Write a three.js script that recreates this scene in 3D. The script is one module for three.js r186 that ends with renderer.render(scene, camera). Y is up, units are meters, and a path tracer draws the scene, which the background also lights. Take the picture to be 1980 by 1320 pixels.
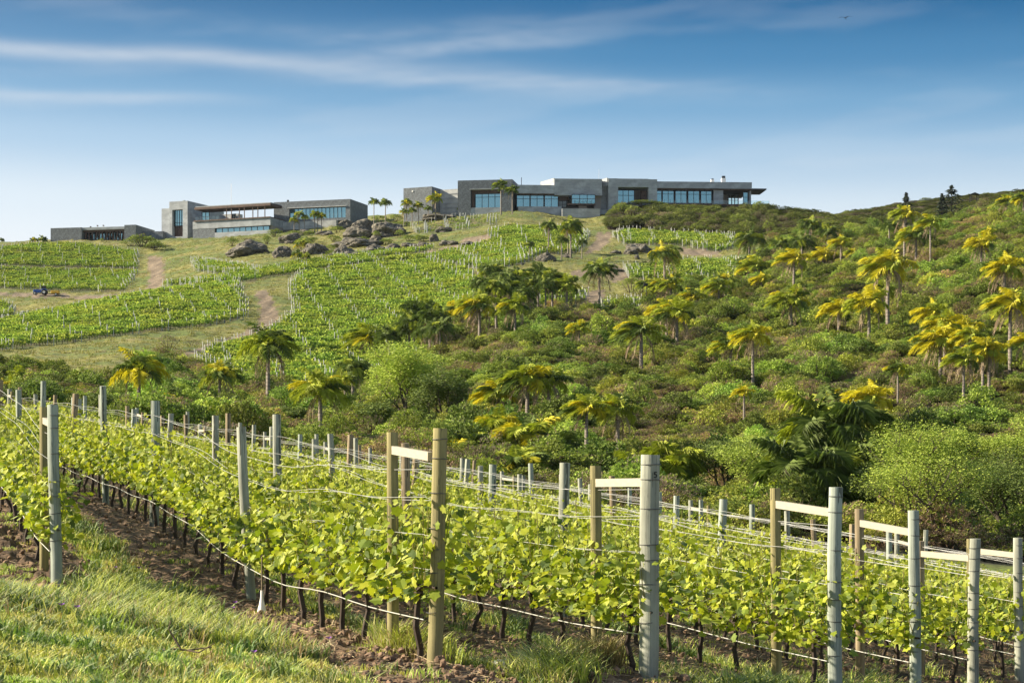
import * as THREE from 'three';
import { mergeGeometries } from 'three/addons/utils/BufferGeometryUtils.js';
import { RoundedBoxGeometry } from 'three/addons/geometries/RoundedBoxGeometry.js';
import { TextGeometry } from 'three/addons/geometries/TextGeometry.js';
import { FontLoader } from 'three/addons/loaders/FontLoader.js';
import { createNoise2D, createNoise3D } from 'simplex-noise';

// ---------------------------------------------------------------- camera, sky, sun, exposure
const F = 3600, Y0 = 890, CX = 990;             // focal length and eye level in pixels of the 1980 x 1320 photograph
const scene = new THREE.Scene();
const camera = new THREE.PerspectiveCamera(2 * Math.atan(660 / F) * 180 / Math.PI, 1.5, 0.5, 6000);
camera.position.set(0, 0, 0);
camera.lookAt(0, 0, -1);
camera.setViewOffset(1980, 1320, 0, 660 - Y0, 1980, 1320);
const renderer = new THREE.WebGLRenderer({ antialias: true });
renderer.toneMapping = THREE.LinearToneMapping;
const EXPOSURE = 2.6;
renderer.toneMappingExposure = EXPOSURE;
renderer.shadowMap.enabled = true;

const SUN_EL = 27 * Math.PI / 180, SUN_AZ = 5 * Math.PI / 180;   // the sun stands to the left and a little behind the scene
const sunDir = new THREE.Vector3(-Math.cos(SUN_EL) * Math.cos(SUN_AZ), Math.sin(SUN_EL), -Math.cos(SUN_EL) * Math.sin(SUN_AZ));
const sun = new THREE.DirectionalLight(new THREE.Color(1.0, 0.87, 0.66), 5.0);
sun.name = 'sun';
sun.position.copy(sunDir).multiplyScalar(900).add(new THREE.Vector3(0, 0, -300));
sun.target.position.set(0, 0, -300);
sun.castShadow = true;
sun.shadow.mapSize.set(4096, 4096);
Object.assign(sun.shadow.camera, { left: -450, right: 450, top: 450, bottom: -450, near: 1, far: 2200 });
scene.add(sun, sun.target);

// random numbers and noise, all seeded
function rng(seed) { let s = seed >>> 0; return () => { s = (s + 0x6d2b79f5) | 0; let t = Math.imul(s ^ (s >>> 15), 1 | s); t = (t + Math.imul(t ^ (t >>> 7), 61 | t)) ^ t; return ((t ^ (t >>> 14)) >>> 0) / 4294967296; }; }
const R = rng(77), n2 = createNoise2D(rng(5)), n3 = createNoise3D(rng(6));
const rr = (a, b, r = R) => a + (b - a) * r();
const clamp = (v, a, b) => Math.min(b, Math.max(a, v));
const sm = (v, a, b) => { const t = clamp((v - a) / (b - a), 0, 1); return t * t * (3 - 2 * t); };
const mix = (a, b, t) => a + (b - a) * t;
const mix3 = (a, b, t) => [mix(a[0], b[0], t), mix(a[1], b[1], t), mix(a[2], b[2], t)];
const fbm = (x, y, o = 4) => { let s = 0, a = 0.5; for (let i = 0; i < o; i++) { s += a * n2(x, y); x = x * 2.03 + 17.1; y = y * 2.03 - 9.3; a *= 0.5; } return s; };

{ // the sky: clear blue paling to the horizon, brighter on the sun's side, with streaks of cirrus
  const W = 4096, HH = 2048, data = new Float32Array(W * HH * 4);
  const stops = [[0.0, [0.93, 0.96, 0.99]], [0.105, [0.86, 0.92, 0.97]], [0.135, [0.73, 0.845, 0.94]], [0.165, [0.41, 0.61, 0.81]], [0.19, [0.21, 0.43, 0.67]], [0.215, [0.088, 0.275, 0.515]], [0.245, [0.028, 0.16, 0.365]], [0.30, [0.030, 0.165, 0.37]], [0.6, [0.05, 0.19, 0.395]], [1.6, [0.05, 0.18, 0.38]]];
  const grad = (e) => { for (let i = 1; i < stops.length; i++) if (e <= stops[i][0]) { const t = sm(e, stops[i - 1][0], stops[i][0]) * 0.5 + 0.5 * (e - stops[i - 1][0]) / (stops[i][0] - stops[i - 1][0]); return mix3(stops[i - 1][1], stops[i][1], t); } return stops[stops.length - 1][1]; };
  const sunAz = Math.atan2(sunDir.x, -sunDir.z);
  for (let row = 0; row < HH; row++) {
    const e = ((row + 0.5) / HH - 0.5) * Math.PI;
    for (let col = 0; col < W; col++) {
      const o = (row * W + col) * 4;
      const th = ((col + 0.5) / W - 0.5) * 2 * Math.PI, az = Math.atan2(Math.cos(th), -Math.sin(th));
      let da = Math.abs(az - sunAz); if (da > Math.PI) da = 2 * Math.PI - da;
      const near = Math.cos(da) * 0.5 + 0.5;          // 1 under the sun
      const ee = Math.max(0, e);
      let c = grad(ee + (0.59 - near) * 0.03);
      const k = 0.86 + 0.24 * near;
      c = [c[0] * k, c[1] * k, c[2] * k];
      // paler towards the sun near the horizon
      const pale = sm(near, 0.45, 0.95) * Math.exp(-ee * 7.5) * 0.85;
      c = mix3(c, [0.93, 0.95, 0.97], pale);
      if (e > 0.27) { const q = sm(e, 0.27, 0.5), dx = Math.cos(th) / Math.sin(e), dz = Math.sin(th) / Math.sin(e); c = mix3(c, [0.80, 0.84, 0.88], q * (0.16 + 0.62 * sm(fbm(dx * 0.9 + 3, dz * 2.1 - dx * 0.4, 5), -0.25, 0.55))); }  // unseen cloud veil overhead, added to brighten the fill light in the shade
      if (e > 0.0 && e < 0.42) {
        const ahead = Math.abs(az) < 0.7, px = CX + F * (ahead ? Math.tan(az) : az), py = Y0 - F * (ahead ? Math.tan(e) / Math.cos(az) : e);
        const w = n2(px * 0.0016, 3.1) * 12 + n2(px * 0.005, 8.2) * 4;
        const fine = 0.62 + 0.38 * fbm(px * 0.0032 - py * 0.004, py * 0.055 + px * 0.0035, 4) + 0.16 * n2(px * 0.012, py * 0.11);
        const band = (yc, up, dn) => { const v = py - yc; return Math.exp(-(v * v) / (v < 0 ? up * up : dn * dn)); };
        const X = px + 300 * n2(az * 1.3, 40);
        let a = 0;
        const main = 92 + 0.062 * px - 0.000012 * px * px + w * 0.5;
        a += 0.44 * band(main, 15 + 0.008 * Math.max(0, px), 17) * sm(1500 - X, 0, 1250) * (0.75 + 0.5 * fine);
        a += 0.26 * band(138 + 0.02 * px, 12, 14) * sm(X, 350, 800) * sm(1650 - X, 0, 500) * fine;
        a += 0.34 * band(94 - 0.038 * (px - 700) + w, 15, 17) * sm(X, 480, 800) * sm(1420 - X, 0, 450) * fine;
        a += 0.20 * band(60 - 0.02 * (px - 700) + w, 22, 18) * sm(X, 300, 700) * sm(1500 - X, 0, 500) * fine;
        a += 0.30 * band(183 + 0.022 * px + w * 0.3, 10, 13) * sm(620 - X, 0, 480) * (0.7 + 0.5 * fine);
        a += 0.16 * band(175 + 0.03 * (px - 1200) + w, 20, 22) * sm(X, 900, 1300) * sm(1900 - X, 0, 400) * fine;
        a += 0.13 * band(318 - 0.03 * (px - 1700) + w, 22, 26) * sm(X, 1150, 1700) * (0.3 + fine * 0.7);
        a += 0.14 * band(296 - 0.01 * px + w, 14, 18) * sm(X, 200, 600) * sm(1400 - X, 0, 500) * fine;
        // thin veils elsewhere round the sky
        a += 0.10 * sm(fbm(az * 3.2 + 5, e * 26 - az * 1.6, 5), 0.05, 0.5) * sm(e, 0.02, 0.10);
        c = mix3(c, [0.80, 0.84, 0.88], clamp(a, 0, 0.75));
      }
      data[o] = c[0] / EXPOSURE; data[o + 1] = c[1] / EXPOSURE; data[o + 2] = c[2] / EXPOSURE; data[o + 3] = 1;
    }
  }
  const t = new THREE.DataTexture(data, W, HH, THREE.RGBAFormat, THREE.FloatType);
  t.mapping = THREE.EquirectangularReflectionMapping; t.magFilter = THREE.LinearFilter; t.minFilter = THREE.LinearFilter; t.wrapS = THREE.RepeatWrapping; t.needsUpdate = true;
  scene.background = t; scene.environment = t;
}

// ---------------------------------------------------------------- names, labels, small helpers
const used = new Map();
function numbered(n) { const k = used.get(n) ?? 0; used.set(n, k + 1); return k ? n + '_' + String(k).padStart(3, '0') : n; }
function shade(o) { o.castShadow = true; o.receiveShadow = true; return o; }
function tag(o, label, category, group, kind) { o.userData.label = label; if (category) o.userData.category = category; if (group) o.userData.group = group; if (kind) o.userData.kind = kind; return o; }
function thing(name, label, category, group, x = 0, y = 0, z = 0, turn = 0) { const o = new THREE.Group(); o.name = numbered(name); o.position.set(x, y, z); o.rotation.y = turn; scene.add(tag(o, label, category, group)); return o; }
function part(name, geo, mat, parent, label) { const m = shade(new THREE.Mesh(geo, mat)); m.name = name; if (label) m.userData.label = label; parent.add(m); return m; }
function single(name, geo, mat, label, category, group, kind) { const m = shade(new THREE.Mesh(geo, mat)); m.name = numbered(name); scene.add(tag(m, label, category, group, kind)); return m; }
function sub(name, parent, label) { const g = new THREE.Group(); g.name = name; if (label) g.userData.label = label; parent.add(g); return g; }
const ORD = ['first', 'second', 'third', 'fourth', 'fifth', 'sixth', 'seventh', 'eighth', 'ninth', 'tenth', 'eleventh', 'twelfth', 'thirteenth', 'fourteenth', 'fifteenth', 'sixteenth', 'seventeenth', 'eighteenth', 'nineteenth', 'twentieth'];
const ord = (n) => ORD[n - 1] ?? (n > 20 && n < 30 ? 'twenty-' + ORD[n - 21] : n === 30 ? 'thirtieth' : n > 30 && n < 40 ? 'thirty-' + ORD[n - 31] : n === 40 ? 'fortieth' : n > 40 && n < 50 ? 'forty-' + ORD[n - 41] : n === 50 ? 'fiftieth' : n > 50 && n < 60 ? 'fifty-' + ORD[n - 51] : n === 60 ? 'sixtieth' : n > 60 && n < 70 ? 'sixty-' + ORD[n - 61] : String(n) + 'th');
function inPoly(p, x, y) { let c = false; for (let i = 0, j = p.length - 1; i < p.length; j = i++) if ((p[i][1] > y) !== (p[j][1] > y) && x < (p[j][0] - p[i][0]) * (y - p[i][1]) / (p[j][1] - p[i][1]) + p[i][0]) c = !c; return c; }
const M4 = (x, y, z, rx, ry, rz, sx, sy = sx, sz = sx) => new THREE.Matrix4().compose(new THREE.Vector3(x, y, z), new THREE.Quaternion().setFromEuler(new THREE.Euler(rx, ry, rz, 'YXZ')), new THREE.Vector3(sx, sy, sz));
function instanced(name, geo, mat, list, label, category) {   // list of [matrix, colour]
  const m = shade(new THREE.InstancedMesh(geo, mat, list.length)); m.name = numbered(name);
  const col = new THREE.Color();
  list.forEach(([mm, c], i) => { m.setMatrixAt(i, mm); if (c) m.setColorAt(i, col.setRGB(c[0], c[1], c[2])); });
  scene.add(tag(m, label, category, undefined, 'stuff'));
  return m;
}
// a loose bag of triangles with colours, for leaves and blades
class Tris {
  constructor() { this.p = []; this.c = []; this.uv = []; }
  tri(a, b, c, col) { this.p.push(...a, ...b, ...c); for (let i = 0; i < 3; i++) this.c.push(...col); }
  quad(a, b, c, d, col) { this.tri(a, b, c, col); this.tri(a, c, d, col); }
  geo() { const g = new THREE.BufferGeometry(); g.setAttribute('position', new THREE.Float32BufferAttribute(this.p, 3)); g.setAttribute('color', new THREE.Float32BufferAttribute(this.c, 3)); g.computeVertexNormals(); return g; }
  tube(pts, r0, r1, n, col) { // tapered tube through points
    let prev = null;
    pts.forEach((p, i) => {
      const q = pts[Math.min(i + 1, pts.length - 1)], o = pts[Math.max(i - 1, 0)];
      const t = new THREE.Vector3(q[0] - o[0], q[1] - o[1], q[2] - o[2]).normalize();
      const a = new THREE.Vector3(0.31, 0.2, 0.93).cross(t).normalize(), b = t.clone().cross(a), r = mix(r0, r1, i / (pts.length - 1));
      const ring = []; for (let k = 0; k < n; k++) { const f = k / n * 2 * Math.PI, ca = Math.cos(f) * r, sa = Math.sin(f) * r; ring.push([p[0] + a.x * ca + b.x * sa, p[1] + a.y * ca + b.y * sa, p[2] + a.z * ca + b.z * sa]); }
      if (prev) for (let k = 0; k < n; k++) this.quad(prev[k], prev[(k + 1) % n], ring[(k + 1) % n], ring[k], col);
      prev = ring;
    });
  }
}

// ---------------------------------------------------------------- textures and materials
function tileNoise(N, per, oct, seed, sx = 1, sy = 1) { // tileable value noise, 0..1
  const out = new Float32Array(N * N); let amp = 1, tot = 0;
  for (let o = 0; o < oct; o++) {
    const px = per * sx * 2 ** o | 0, py = per * sy * 2 ** o | 0, r = rng(seed + o * 31), g = new Float32Array(px * py); for (let i = 0; i < g.length; i++) g[i] = r();
    for (let y = 0; y < N; y++) { const fy = y / N * py, iy = fy | 0, ty = sm(fy - iy, 0, 1), y1 = (iy + 1) % py; for (let x = 0; x < N; x++) { const fx = x / N * px, ix = fx | 0, tx = sm(fx - ix, 0, 1), x1 = (ix + 1) % px; out[y * N + x] += amp * mix(mix(g[iy * px + ix], g[iy * px + x1], tx), mix(g[y1 * px + ix], g[y1 * px + x1], tx), ty); } }
    tot += amp; amp *= 0.58;
  }
  for (let i = 0; i < out.length; i++) out[i] /= tot;
  return out;
}
function tex(N, f, srgb = true, rep = [1, 1]) {
  const d = new Uint8Array(N * N * 4);
  for (let i = 0; i < N * N; i++) { const c = f(i, (i % N) / N, (i / N | 0) / N); for (let k = 0; k < 3; k++) d[i * 4 + k] = clamp(c[k] * 255, 0, 255); d[i * 4 + 3] = 255; }
  const t = new THREE.DataTexture(d, N, N); t.wrapS = t.wrapT = THREE.RepeatWrapping; t.magFilter = THREE.LinearFilter; t.minFilter = THREE.LinearMipmapLinearFilter; t.generateMipmaps = true;
  if (srgb) t.colorSpace = THREE.SRGBColorSpace; t.repeat.set(...rep); t.needsUpdate = true; return t;
}
const NA = tileNoise(512, 6, 6, 11), NB = tileNoise(512, 24, 4, 22), NW = tileNoise(512, 6, 5, 33, 5, 0.5), NC = tileNoise(512, 4, 5, 44, 1, 5);
const texGround = tex(512, (i) => { const v = 0.62 + (NA[i] - 0.5) * 0.5 + (NB[i] - 0.5) * 0.55; return [v * 1.02, v, v * 0.94]; });
const texGroundB = tex(512, (i) => { const v = NA[i] * 0.5 + NB[i] * 0.5; return [v, v, v]; }, false);
const texWood = tex(512, (i, u, v) => { let a = 0.76 + (NW[i] - 0.5) * 0.34 + (NA[i] - 0.5) * 0.42; const k = NW[(i * 3 + 4096) % 262144]; if (NW[i] > 0.66 && NA[i] > 0.47) a *= 0.55; if (k > 0.74) a *= 0.8; a *= 0.86 + 0.3 * NC[i]; return [a, a, a * 0.97]; });
const texWoodB = tex(512, (i) => { const v = NW[i]; return [v, v, v]; }, false);
const texConc = tex(512, (i) => { const v = 0.76 + (NC[i] - 0.5) * 0.18 + (NA[i] - 0.5) * 0.26; return [v, v, v * 0.985]; });
const texStone = tex(512, (i, u, v) => { const a = 0.68 + (NB[i] - 0.5) * 0.55 + (NA[i] - 0.5) * 0.3; return [a, a * 1.0, a * 0.99]; });
const lin = (r, g, b) => new THREE.Color().setRGB(r, g, b);
const std = (o) => new THREE.MeshStandardMaterial({ side: THREE.DoubleSide, ...o });
const phy = (o) => new THREE.MeshPhysicalMaterial({ side: THREE.DoubleSide, ...o });
const MAT = {
  ground: std({ color: lin(1.5, 1.5, 1.5), vertexColors: true, map: texGround, roughness: 1, bumpMap: texGroundB, bumpScale: 0.05 }),
  soil: std({ color: lin(1.45, 1.45, 1.45), vertexColors: true, map: texGround, roughness: 1, bumpMap: texGroundB, bumpScale: 0.09 }),
  leaf: phy({ color: lin(1, 1, 1), vertexColors: true, roughness: 0.85, transmission: 0.5, thickness: 0, clearcoat: 0.12, clearcoatRoughness: 0.35, specularIntensity: 0.5 }),
  farLeaf: phy({ specularIntensity: 0.4, color: lin(0.98, 1.06, 0.9), vertexColors: true, roughness: 0.9, transmission: 0.38, thickness: 0 }),
  shrub: phy({ color: lin(1, 1, 1), vertexColors: true, roughness: 0.85, transmission: 0.3, thickness: 0, specularIntensity: 0.4 }),
  grass: phy({ color: lin(1, 1, 1), vertexColors: true, roughness: 0.8, transmission: 0.4, thickness: 0 }),
  frond: [lin(0.68, 0.63, 0.04), lin(0.44, 0.50, 0.05), lin(0.17, 0.24, 0.045)].map((c) => phy({ color: c, roughness: 0.85, transmission: 0.42, thickness: 0, specularIntensity: 0.4 })),
  deadFrond: std({ color: lin(0.34, 0.26, 0.17), roughness: 0.95 }),
  palmTrunk: std({ color: lin(0.36, 0.31, 0.27), map: tex(256, (i, u, v) => { const a = 0.78 + 0.08 * Math.sin(v * 2 * Math.PI * 16 + 2 * NA[(i * 4) % 262144]) + (NB[i % 262144] - 0.5) * 0.4; return [a, a, a]; }), roughness: 0.95 }),
  bark: std({ color: lin(1, 1, 1), vertexColors: true, roughness: 1 }),
  rock: std({ color: lin(1.35, 1.35, 1.35), vertexColors: true, map: texGround, roughness: 0.95, bumpMap: texGroundB, bumpScale: 0.12 }),
  postGrey: std({ color: lin(0.50, 0.52, 0.46), map: texWood, roughness: 0.9, bumpMap: texWoodB, bumpScale: 0.006 }),
  postBlue: std({ color: lin(0.47, 0.53, 0.49), map: texWood, roughness: 0.9, bumpMap: texWoodB, bumpScale: 0.006 }),
  postOlive: std({ color: lin(0.40, 0.35, 0.17), map: texWood, roughness: 0.9, bumpMap: texWoodB, bumpScale: 0.006 }),
  postBrown: std({ color: lin(0.42, 0.33, 0.22), map: texWood, roughness: 0.9, bumpMap: texWoodB, bumpScale: 0.006 }),
  rail: std({ color: lin(0.46, 0.42, 0.35), map: Object.assign(tex(256, (i) => { const v = 0.9 + (NA[(i * 7) % 262144] - 0.5) * 0.25; return [v, v, v * 0.97]; }), {}), roughness: 0.85 }),
  postPale: std({ color: lin(0.46, 0.48, 0.45), roughness: 0.9 }),
  wire: std({ color: lin(0.62, 0.62, 0.60), metalness: 0.55, roughness: 0.42 }),
  darkWire: std({ color: lin(0.10, 0.10, 0.10), metalness: 0.5, roughness: 0.6 }),
  ink: std({ color: lin(0.02, 0.02, 0.02), roughness: 0.8 }),
  concrete: std({ color: lin(0.58, 0.62, 0.68), map: texConc, roughness: 0.85 }),
  concretePale: std({ color: lin(0.68, 0.70, 0.72), map: texConc, roughness: 0.85 }),
  stone: std({ color: lin(0.34, 0.375, 0.42), map: Object.assign(texStone, { repeat: new THREE.Vector2(2.6, 2.6) }), roughness: 0.95 }),
  glass: std({ color: lin(0.20, 0.36, 0.41), metalness: 0.85, roughness: 0.06 }),
  clearGlass: phy({ color: lin(0.85, 0.93, 0.93), roughness: 0.02, transmission: 1, thickness: 0 }),
  frame: std({ color: lin(0.035, 0.035, 0.038), roughness: 0.5, metalness: 0.4 }),
  redwood: std({ color: lin(0.15, 0.085, 0.065), roughness: 0.7, map: texWood }),
  dark: std({ color: lin(0.03, 0.03, 0.032), roughness: 0.9 }),
  interior: std({ color: lin(0.30, 0.27, 0.25), roughness: 0.9 }),
  white: std({ color: lin(0.8, 0.79, 0.76), roughness: 0.7 }),
  blue: std({ color: lin(0.02, 0.08, 0.32), roughness: 0.35, metalness: 0.1 }),
  yellow: std({ color: lin(0.75, 0.42, 0.03), roughness: 0.5 }),
  rubber: std({ color: lin(0.02, 0.02, 0.02), roughness: 0.9 }),
  straw: std({ color: lin(1, 1, 1), vertexColors: true, roughness: 0.9 }),
};
console.log('materials');

// ---------------------------------------------------------------- the lie of the land
function pchip(xs, ys) {
  const n = xs.length, h = [], s = [], m = new Array(n).fill(0);
  for (let i = 0; i < n - 1; i++) { h[i] = xs[i + 1] - xs[i]; s[i] = (ys[i + 1] - ys[i]) / h[i]; }
  for (let i = 1; i < n - 1; i++) if (s[i - 1] * s[i] > 0) { const a = 2 * h[i] + h[i - 1], b = h[i] + 2 * h[i - 1]; m[i] = (a + b) / (a / s[i - 1] + b / s[i]); }
  m[0] = s[0]; m[n - 1] = 0;
  return (x) => {
    if (x <= xs[0]) return ys[0]; if (x >= xs[n - 1]) return ys[n - 1];
    let i = 0; while (x > xs[i + 1]) i++;
    const t = (x - xs[i]) / h[i], t2 = t * t, t3 = t2 * t;
    return ys[i] * (2 * t3 - 3 * t2 + 1) + h[i] * m[i] * (t3 - 2 * t2 + t) + ys[i + 1] * (3 * t2 - 2 * t3) + h[i] * m[i + 1] * (t3 - t2);
  };
}
// profiles of the valley and the hill along lines of sight: distance and how high the ground shows there
const PROFILE = [
  [-500, [[75, 885], [150, 780], [230, 715], [290, 668], [350, 630], [430, 612], [480, 580], [520, 556], [620, 480], [700, 474], [1000, 500]]],
  [0, [[75, 880], [150, 780], [230, 716], [290, 676], [350, 630], [430, 610], [480, 572], [520, 548], [620, 474], [700, 470], [1000, 500]]],
  [250, [[75, 900], [130, 805], [200, 750], [300, 656], [370, 584], [420, 579], [480, 562], [540, 528], [620, 474], [640, 461], [720, 458], [1000, 490]]],
  [500, [[75, 925], [130, 830], [190, 772], [260, 700], [330, 622], [400, 548], [450, 521], [520, 494], [600, 462], [640, 452], [720, 448], [1000, 490]]],
  [750, [[75, 945], [130, 850], [190, 776], [250, 722], [330, 622], [420, 522], [480, 491], [540, 464], [600, 438], [650, 420], [740, 420], [1000, 480]]],
  [1000, [[75, 970], [100, 905], [140, 830], [190, 735], [240, 672], [320, 582], [400, 512], [480, 462], [550, 428], [590, 408], [640, 402], [740, 404], [1000, 470]]],
  [1125, [[72, 990], [95, 932], [135, 846], [185, 742], [240, 667], [310, 590], [390, 520], [460, 477], [530, 447], [575, 430], [594, 420], [640, 412], [740, 402], [1000, 470]]],
  [1250, [[70, 1010], [90, 960], [130, 862], [180, 752], [240, 662], [300, 602], [380, 532], [440, 490], [520, 448], [570, 422], [600, 400], [660, 394], [740, 398], [1000, 470]]],
  [1500, [[65, 1040], [85, 1000], [120, 882], [160, 782], [210, 692], [280, 602], [350, 532], [430, 482], [520, 442], [590, 412], [640, 412], [740, 440], [1000, 470]]],
  [1650, [[60, 1060], [82, 1020], [115, 900], [150, 806], [190, 715], [240, 622], [300, 540], [370, 482], [450, 446], [520, 436], [600, 428], [760, 416], [900, 440]]],
  [1750, [[58, 1075], [80, 1035], [110, 920], [140, 832], [170, 742], [210, 652], [260, 572], [310, 512], [370, 470], [450, 452], [520, 444], [600, 428], [700, 398], [900, 420]]],
  [1980, [[55, 1110], [75, 1072], [100, 962], [130, 852], [160, 742], [190, 652], [230, 562], [270, 492], [320, 442], [400, 408], [480, 392], [600, 378], [700, 374], [900, 400]]],
  [2500, [[55, 1120], [75, 1072], [100, 955], [130, 835], [160, 720], [190, 628], [230, 540], [270, 470], [320, 420], [400, 385], [480, 370], [600, 355], [700, 352], [900, 380]]],
].map(([px, l]) => [px, pchip(l.map((a) => a[0]), l.map((a) => (Y0 - a[1]) * a[0] / F))]);
const edgeD = (px) => px < 700 ? 66 : px < 1000 ? mix(66, 61, (px - 700) / 300) : px < 1400 ? mix(61, 52, (px - 1000) / 400) : px < 1980 ? mix(52, 44, (px - 1400) / 580) : 44;   // far edge of the near vineyard
function fanH(px, d) {
  px = clamp(px, -500, 2499);
  let i = 0; while (px > PROFILE[i + 1][0]) i++;
  const g = (k) => PROFILE[clamp(k, 0, PROFILE.length - 1)], x0 = g(i)[0], x1 = g(i + 1)[0], t = (px - x0) / (x1 - x0);
  const p0 = g(i - 1)[1](d), p1 = g(i)[1](d), p2 = g(i + 1)[1](d), p3 = g(i + 2)[1](d);
  const m1 = i ? (p2 - p0) / (x1 - g(i - 1)[0]) : 0, m2 = i + 2 < PROFILE.length ? (p3 - p1) / (g(i + 2)[0] - x0) : 0, w = x1 - x0, t2 = t * t, t3 = t2 * t;
  return p1 * (2 * t3 - 3 * t2 + 1) + w * m1 * (t3 - 2 * t2 + t) + p2 * (3 * t2 - 2 * t3) + w * m2 * (t3 - t2);
}
// rows of the near vineyard: they run away to the left
const RU = [-0.357, 0.934], RN = [0.934, 0.357];
const ROWS = [];   // each: n (offset across), s0 (start along), end post etc.
{
  const known = [[-5.0, 20.4], [-0.66, 15.3], [1.15, 15.9], [2.94, 17.0], [4.22, 19.5], [5.44, 22.0], [6.7, 24.6]];
  for (let k = -1; k <= 15; k++) {
    let e = known[k + 1];
    const n = e ? e[0] * RN[0] + e[1] * RN[1] : 14.98 + (k - 5) * 2.06;
    if (!e) { const s = 20 + (k - 5) * 2.0; e = [RN[0] * n + RU[0] * s, RN[1] * n + RU[1] * s]; }
    ROWS.push({ k, n, s0: e[0] * RU[0] + e[1] * RU[1] });
  }
  for (const r of ROWS) {   // far end
    let s = r.s0; for (; s < r.s0 + 120; s += 0.25) { const x = RN[0] * r.n + RU[0] * s, d = RN[1] * r.n + RU[1] * s; if (d > edgeD(CX + F * x / d) - 1.5) break; }
    r.s1 = s;
  }
}
const rowXD = (r, s) => [RN[0] * r.n + RU[0] * s, RN[1] * r.n + RU[1] * s];
function rowDist(x, d) { // distance to the closest row line and how far past its ends
  const n = x * RN[0] + d * RN[1], s = x * RU[0] + d * RU[1]; let best = 9, end = 9;
  for (const r of ROWS) { const t = Math.abs(n - r.n + 0.16) * 0.86; const e = Math.max(r.s0 - s, s - r.s1, 0); const q = Math.hypot(t, Math.max(0, e - 0.9)); if (q < best) { best = q; end = e; } }
  return [best, end];
}
function H(x, d, rough = true) {
  d = Math.max(d, 0.5);
  const px = CX + F * x / d, e = edgeD(px);
  let near = -1.568 - 0.167 * clamp(x, -60, 40) - 0.0132 * d + 0.2 * Math.exp(-((x - 1.4) ** 2) / 3 - ((d - 16) ** 2) / 9) + 0.1 * Math.exp(-((x - 3.6) ** 2) / 2 - ((d - 18) ** 2) / 9) - 0.18 * Math.exp(-((x - 1.5) ** 2 + (d - 16.5) ** 2) / 40) - 0.42 * Math.exp(-((x + 5) ** 2 + (d - 20.4) ** 2) / 12);
  if (d < e + 40 && rough) {
    const soil = d < 75 ? sm(rowDist(x, d)[0], 0.75, 0.15) : 0;
    near += 0.09 * soil + 0.02 * n2(x * 1.7, d * 1.7) + (0.012 + 0.035 * soil) * n2(x * 4.5, d * 4.5) + 0.022 * soil * n2(x * 9, d * 9);
  }
  if (d < e) return near;
  let far = fanH(px, Math.max(d, 55));
  if (rough) { const a = sm(d, 80, 160); far += a * (0.8 * fbm(x / 38, d / 38, 3) + 0.22 * n2(x / 7, d / 7) + 0.07 * n2(x / 2.3, d / 2.3)); }
  return mix(near, far, sm(d, e, e + 26));
}
const pyOf = (x, d) => Y0 - F * H(x, d) / d;
function ground(px, py, dmin = 72) { // the ground seen at that point: distance, position
  let d = dmin, last = dmin, u = (px - CX) / F;
  if (pyOf(u * d, d) > py) { for (; d < 900; d *= 1.008) { if (pyOf(u * d, d) <= py) break; last = d; } for (let i = 0; i < 8; i++) { const m = (last + d) / 2; if (pyOf(u * m, m) <= py) d = m; else last = m; } }
  return { d, x: u * d, y: H(u * d, d), z: -d, k: d / F };
}
function onGround(px, d) { const x = (px - CX) / F * d; return { d, x, y: H(x, d), z: -d, k: d / F }; }

// outlines of the vine fields, the tracks and the scrub
const FIELDS = [
  { name: 'upper left block', p: [[-60, 492], [60, 476], [135, 474], [195, 480], [263, 490], [263, 530], [238, 564], [150, 564], [50, 560], [-60, 556]], d: [470, 640], gap: (px, py) => Math.abs(py - (519 + (px - 50) * 0.02)) < 3.2, col: 1 },
  { name: 'lower left block', p: [[-60, 640], [0, 628], [130, 601], [250, 577], [350, 561], [456, 549], [474, 605], [470, 617], [400, 632], [300, 641], [200, 655], [100, 668], [-60, 684]], d: [270, 420], col: 0 },
  { name: 'central block', p: [[562, 556], [585, 532], [700, 517], [830, 507], [905, 527], [935, 560], [895, 600], [855, 650], [800, 704], [700, 737], [560, 758], [450, 738], [382, 702], [410, 680], [510, 655], [572, 610]], d: [200, 460], col: 0 },
  { name: 'narrow strip below the boulders', p: [[300, 555], [470, 532], [560, 515], [650, 500], [720, 492], [790, 486], [880, 480], [1010, 484], [1010, 508], [930, 524], [830, 502], [700, 511], [585, 526], [480, 545]], d: [370, 520], col: 1 },
  { name: 'top central block', p: [[930, 458], [985, 440], [1110, 445], [1136, 456], [1125, 480], [1110, 492], [1040, 494], [1010, 512], [930, 522], [900, 500], [890, 486], [945, 470]], d: [390, 560], col: 1 },
  { name: 'right block under the shrubs', p: [[1190, 458], [1212, 448], [1420, 461], [1416, 482], [1390, 488], [1310, 474], [1210, 476]], d: [390, 560], col: 1 },
  { name: 'right terrace block', p: [[1200, 522], [1330, 508], [1420, 508], [1450, 535], [1400, 548], [1225, 542]], d: [300, 440], col: 1 },
  { name: 'small block behind the rocks', p: [[370, 505], [480, 520], [505, 531], [440, 532], [380, 524]], d: [400, 560], col: 1 },
  { name: 'patch among the palms', p: [[1030, 566], [1130, 572], [1122, 592], [1040, 596]], d: [250, 400], col: 1 },
  { name: 'short patch by the mound', p: [[1168, 592], [1232, 586], [1228, 610], [1170, 612]], d: [240, 380], col: 1 },
  { name: 'young block below the stone hall', p: [[800, 440], [880, 422], [962, 424], [958, 434], [880, 446], [806, 452]], d: [500, 640], col: 1, thin: 0.25 },
  { name: 'far left corner block', p: [[-60, 584], [0, 586], [25, 600], [20, 612], [-60, 626]], d: [390, 480], col: 1 },
];
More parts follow.
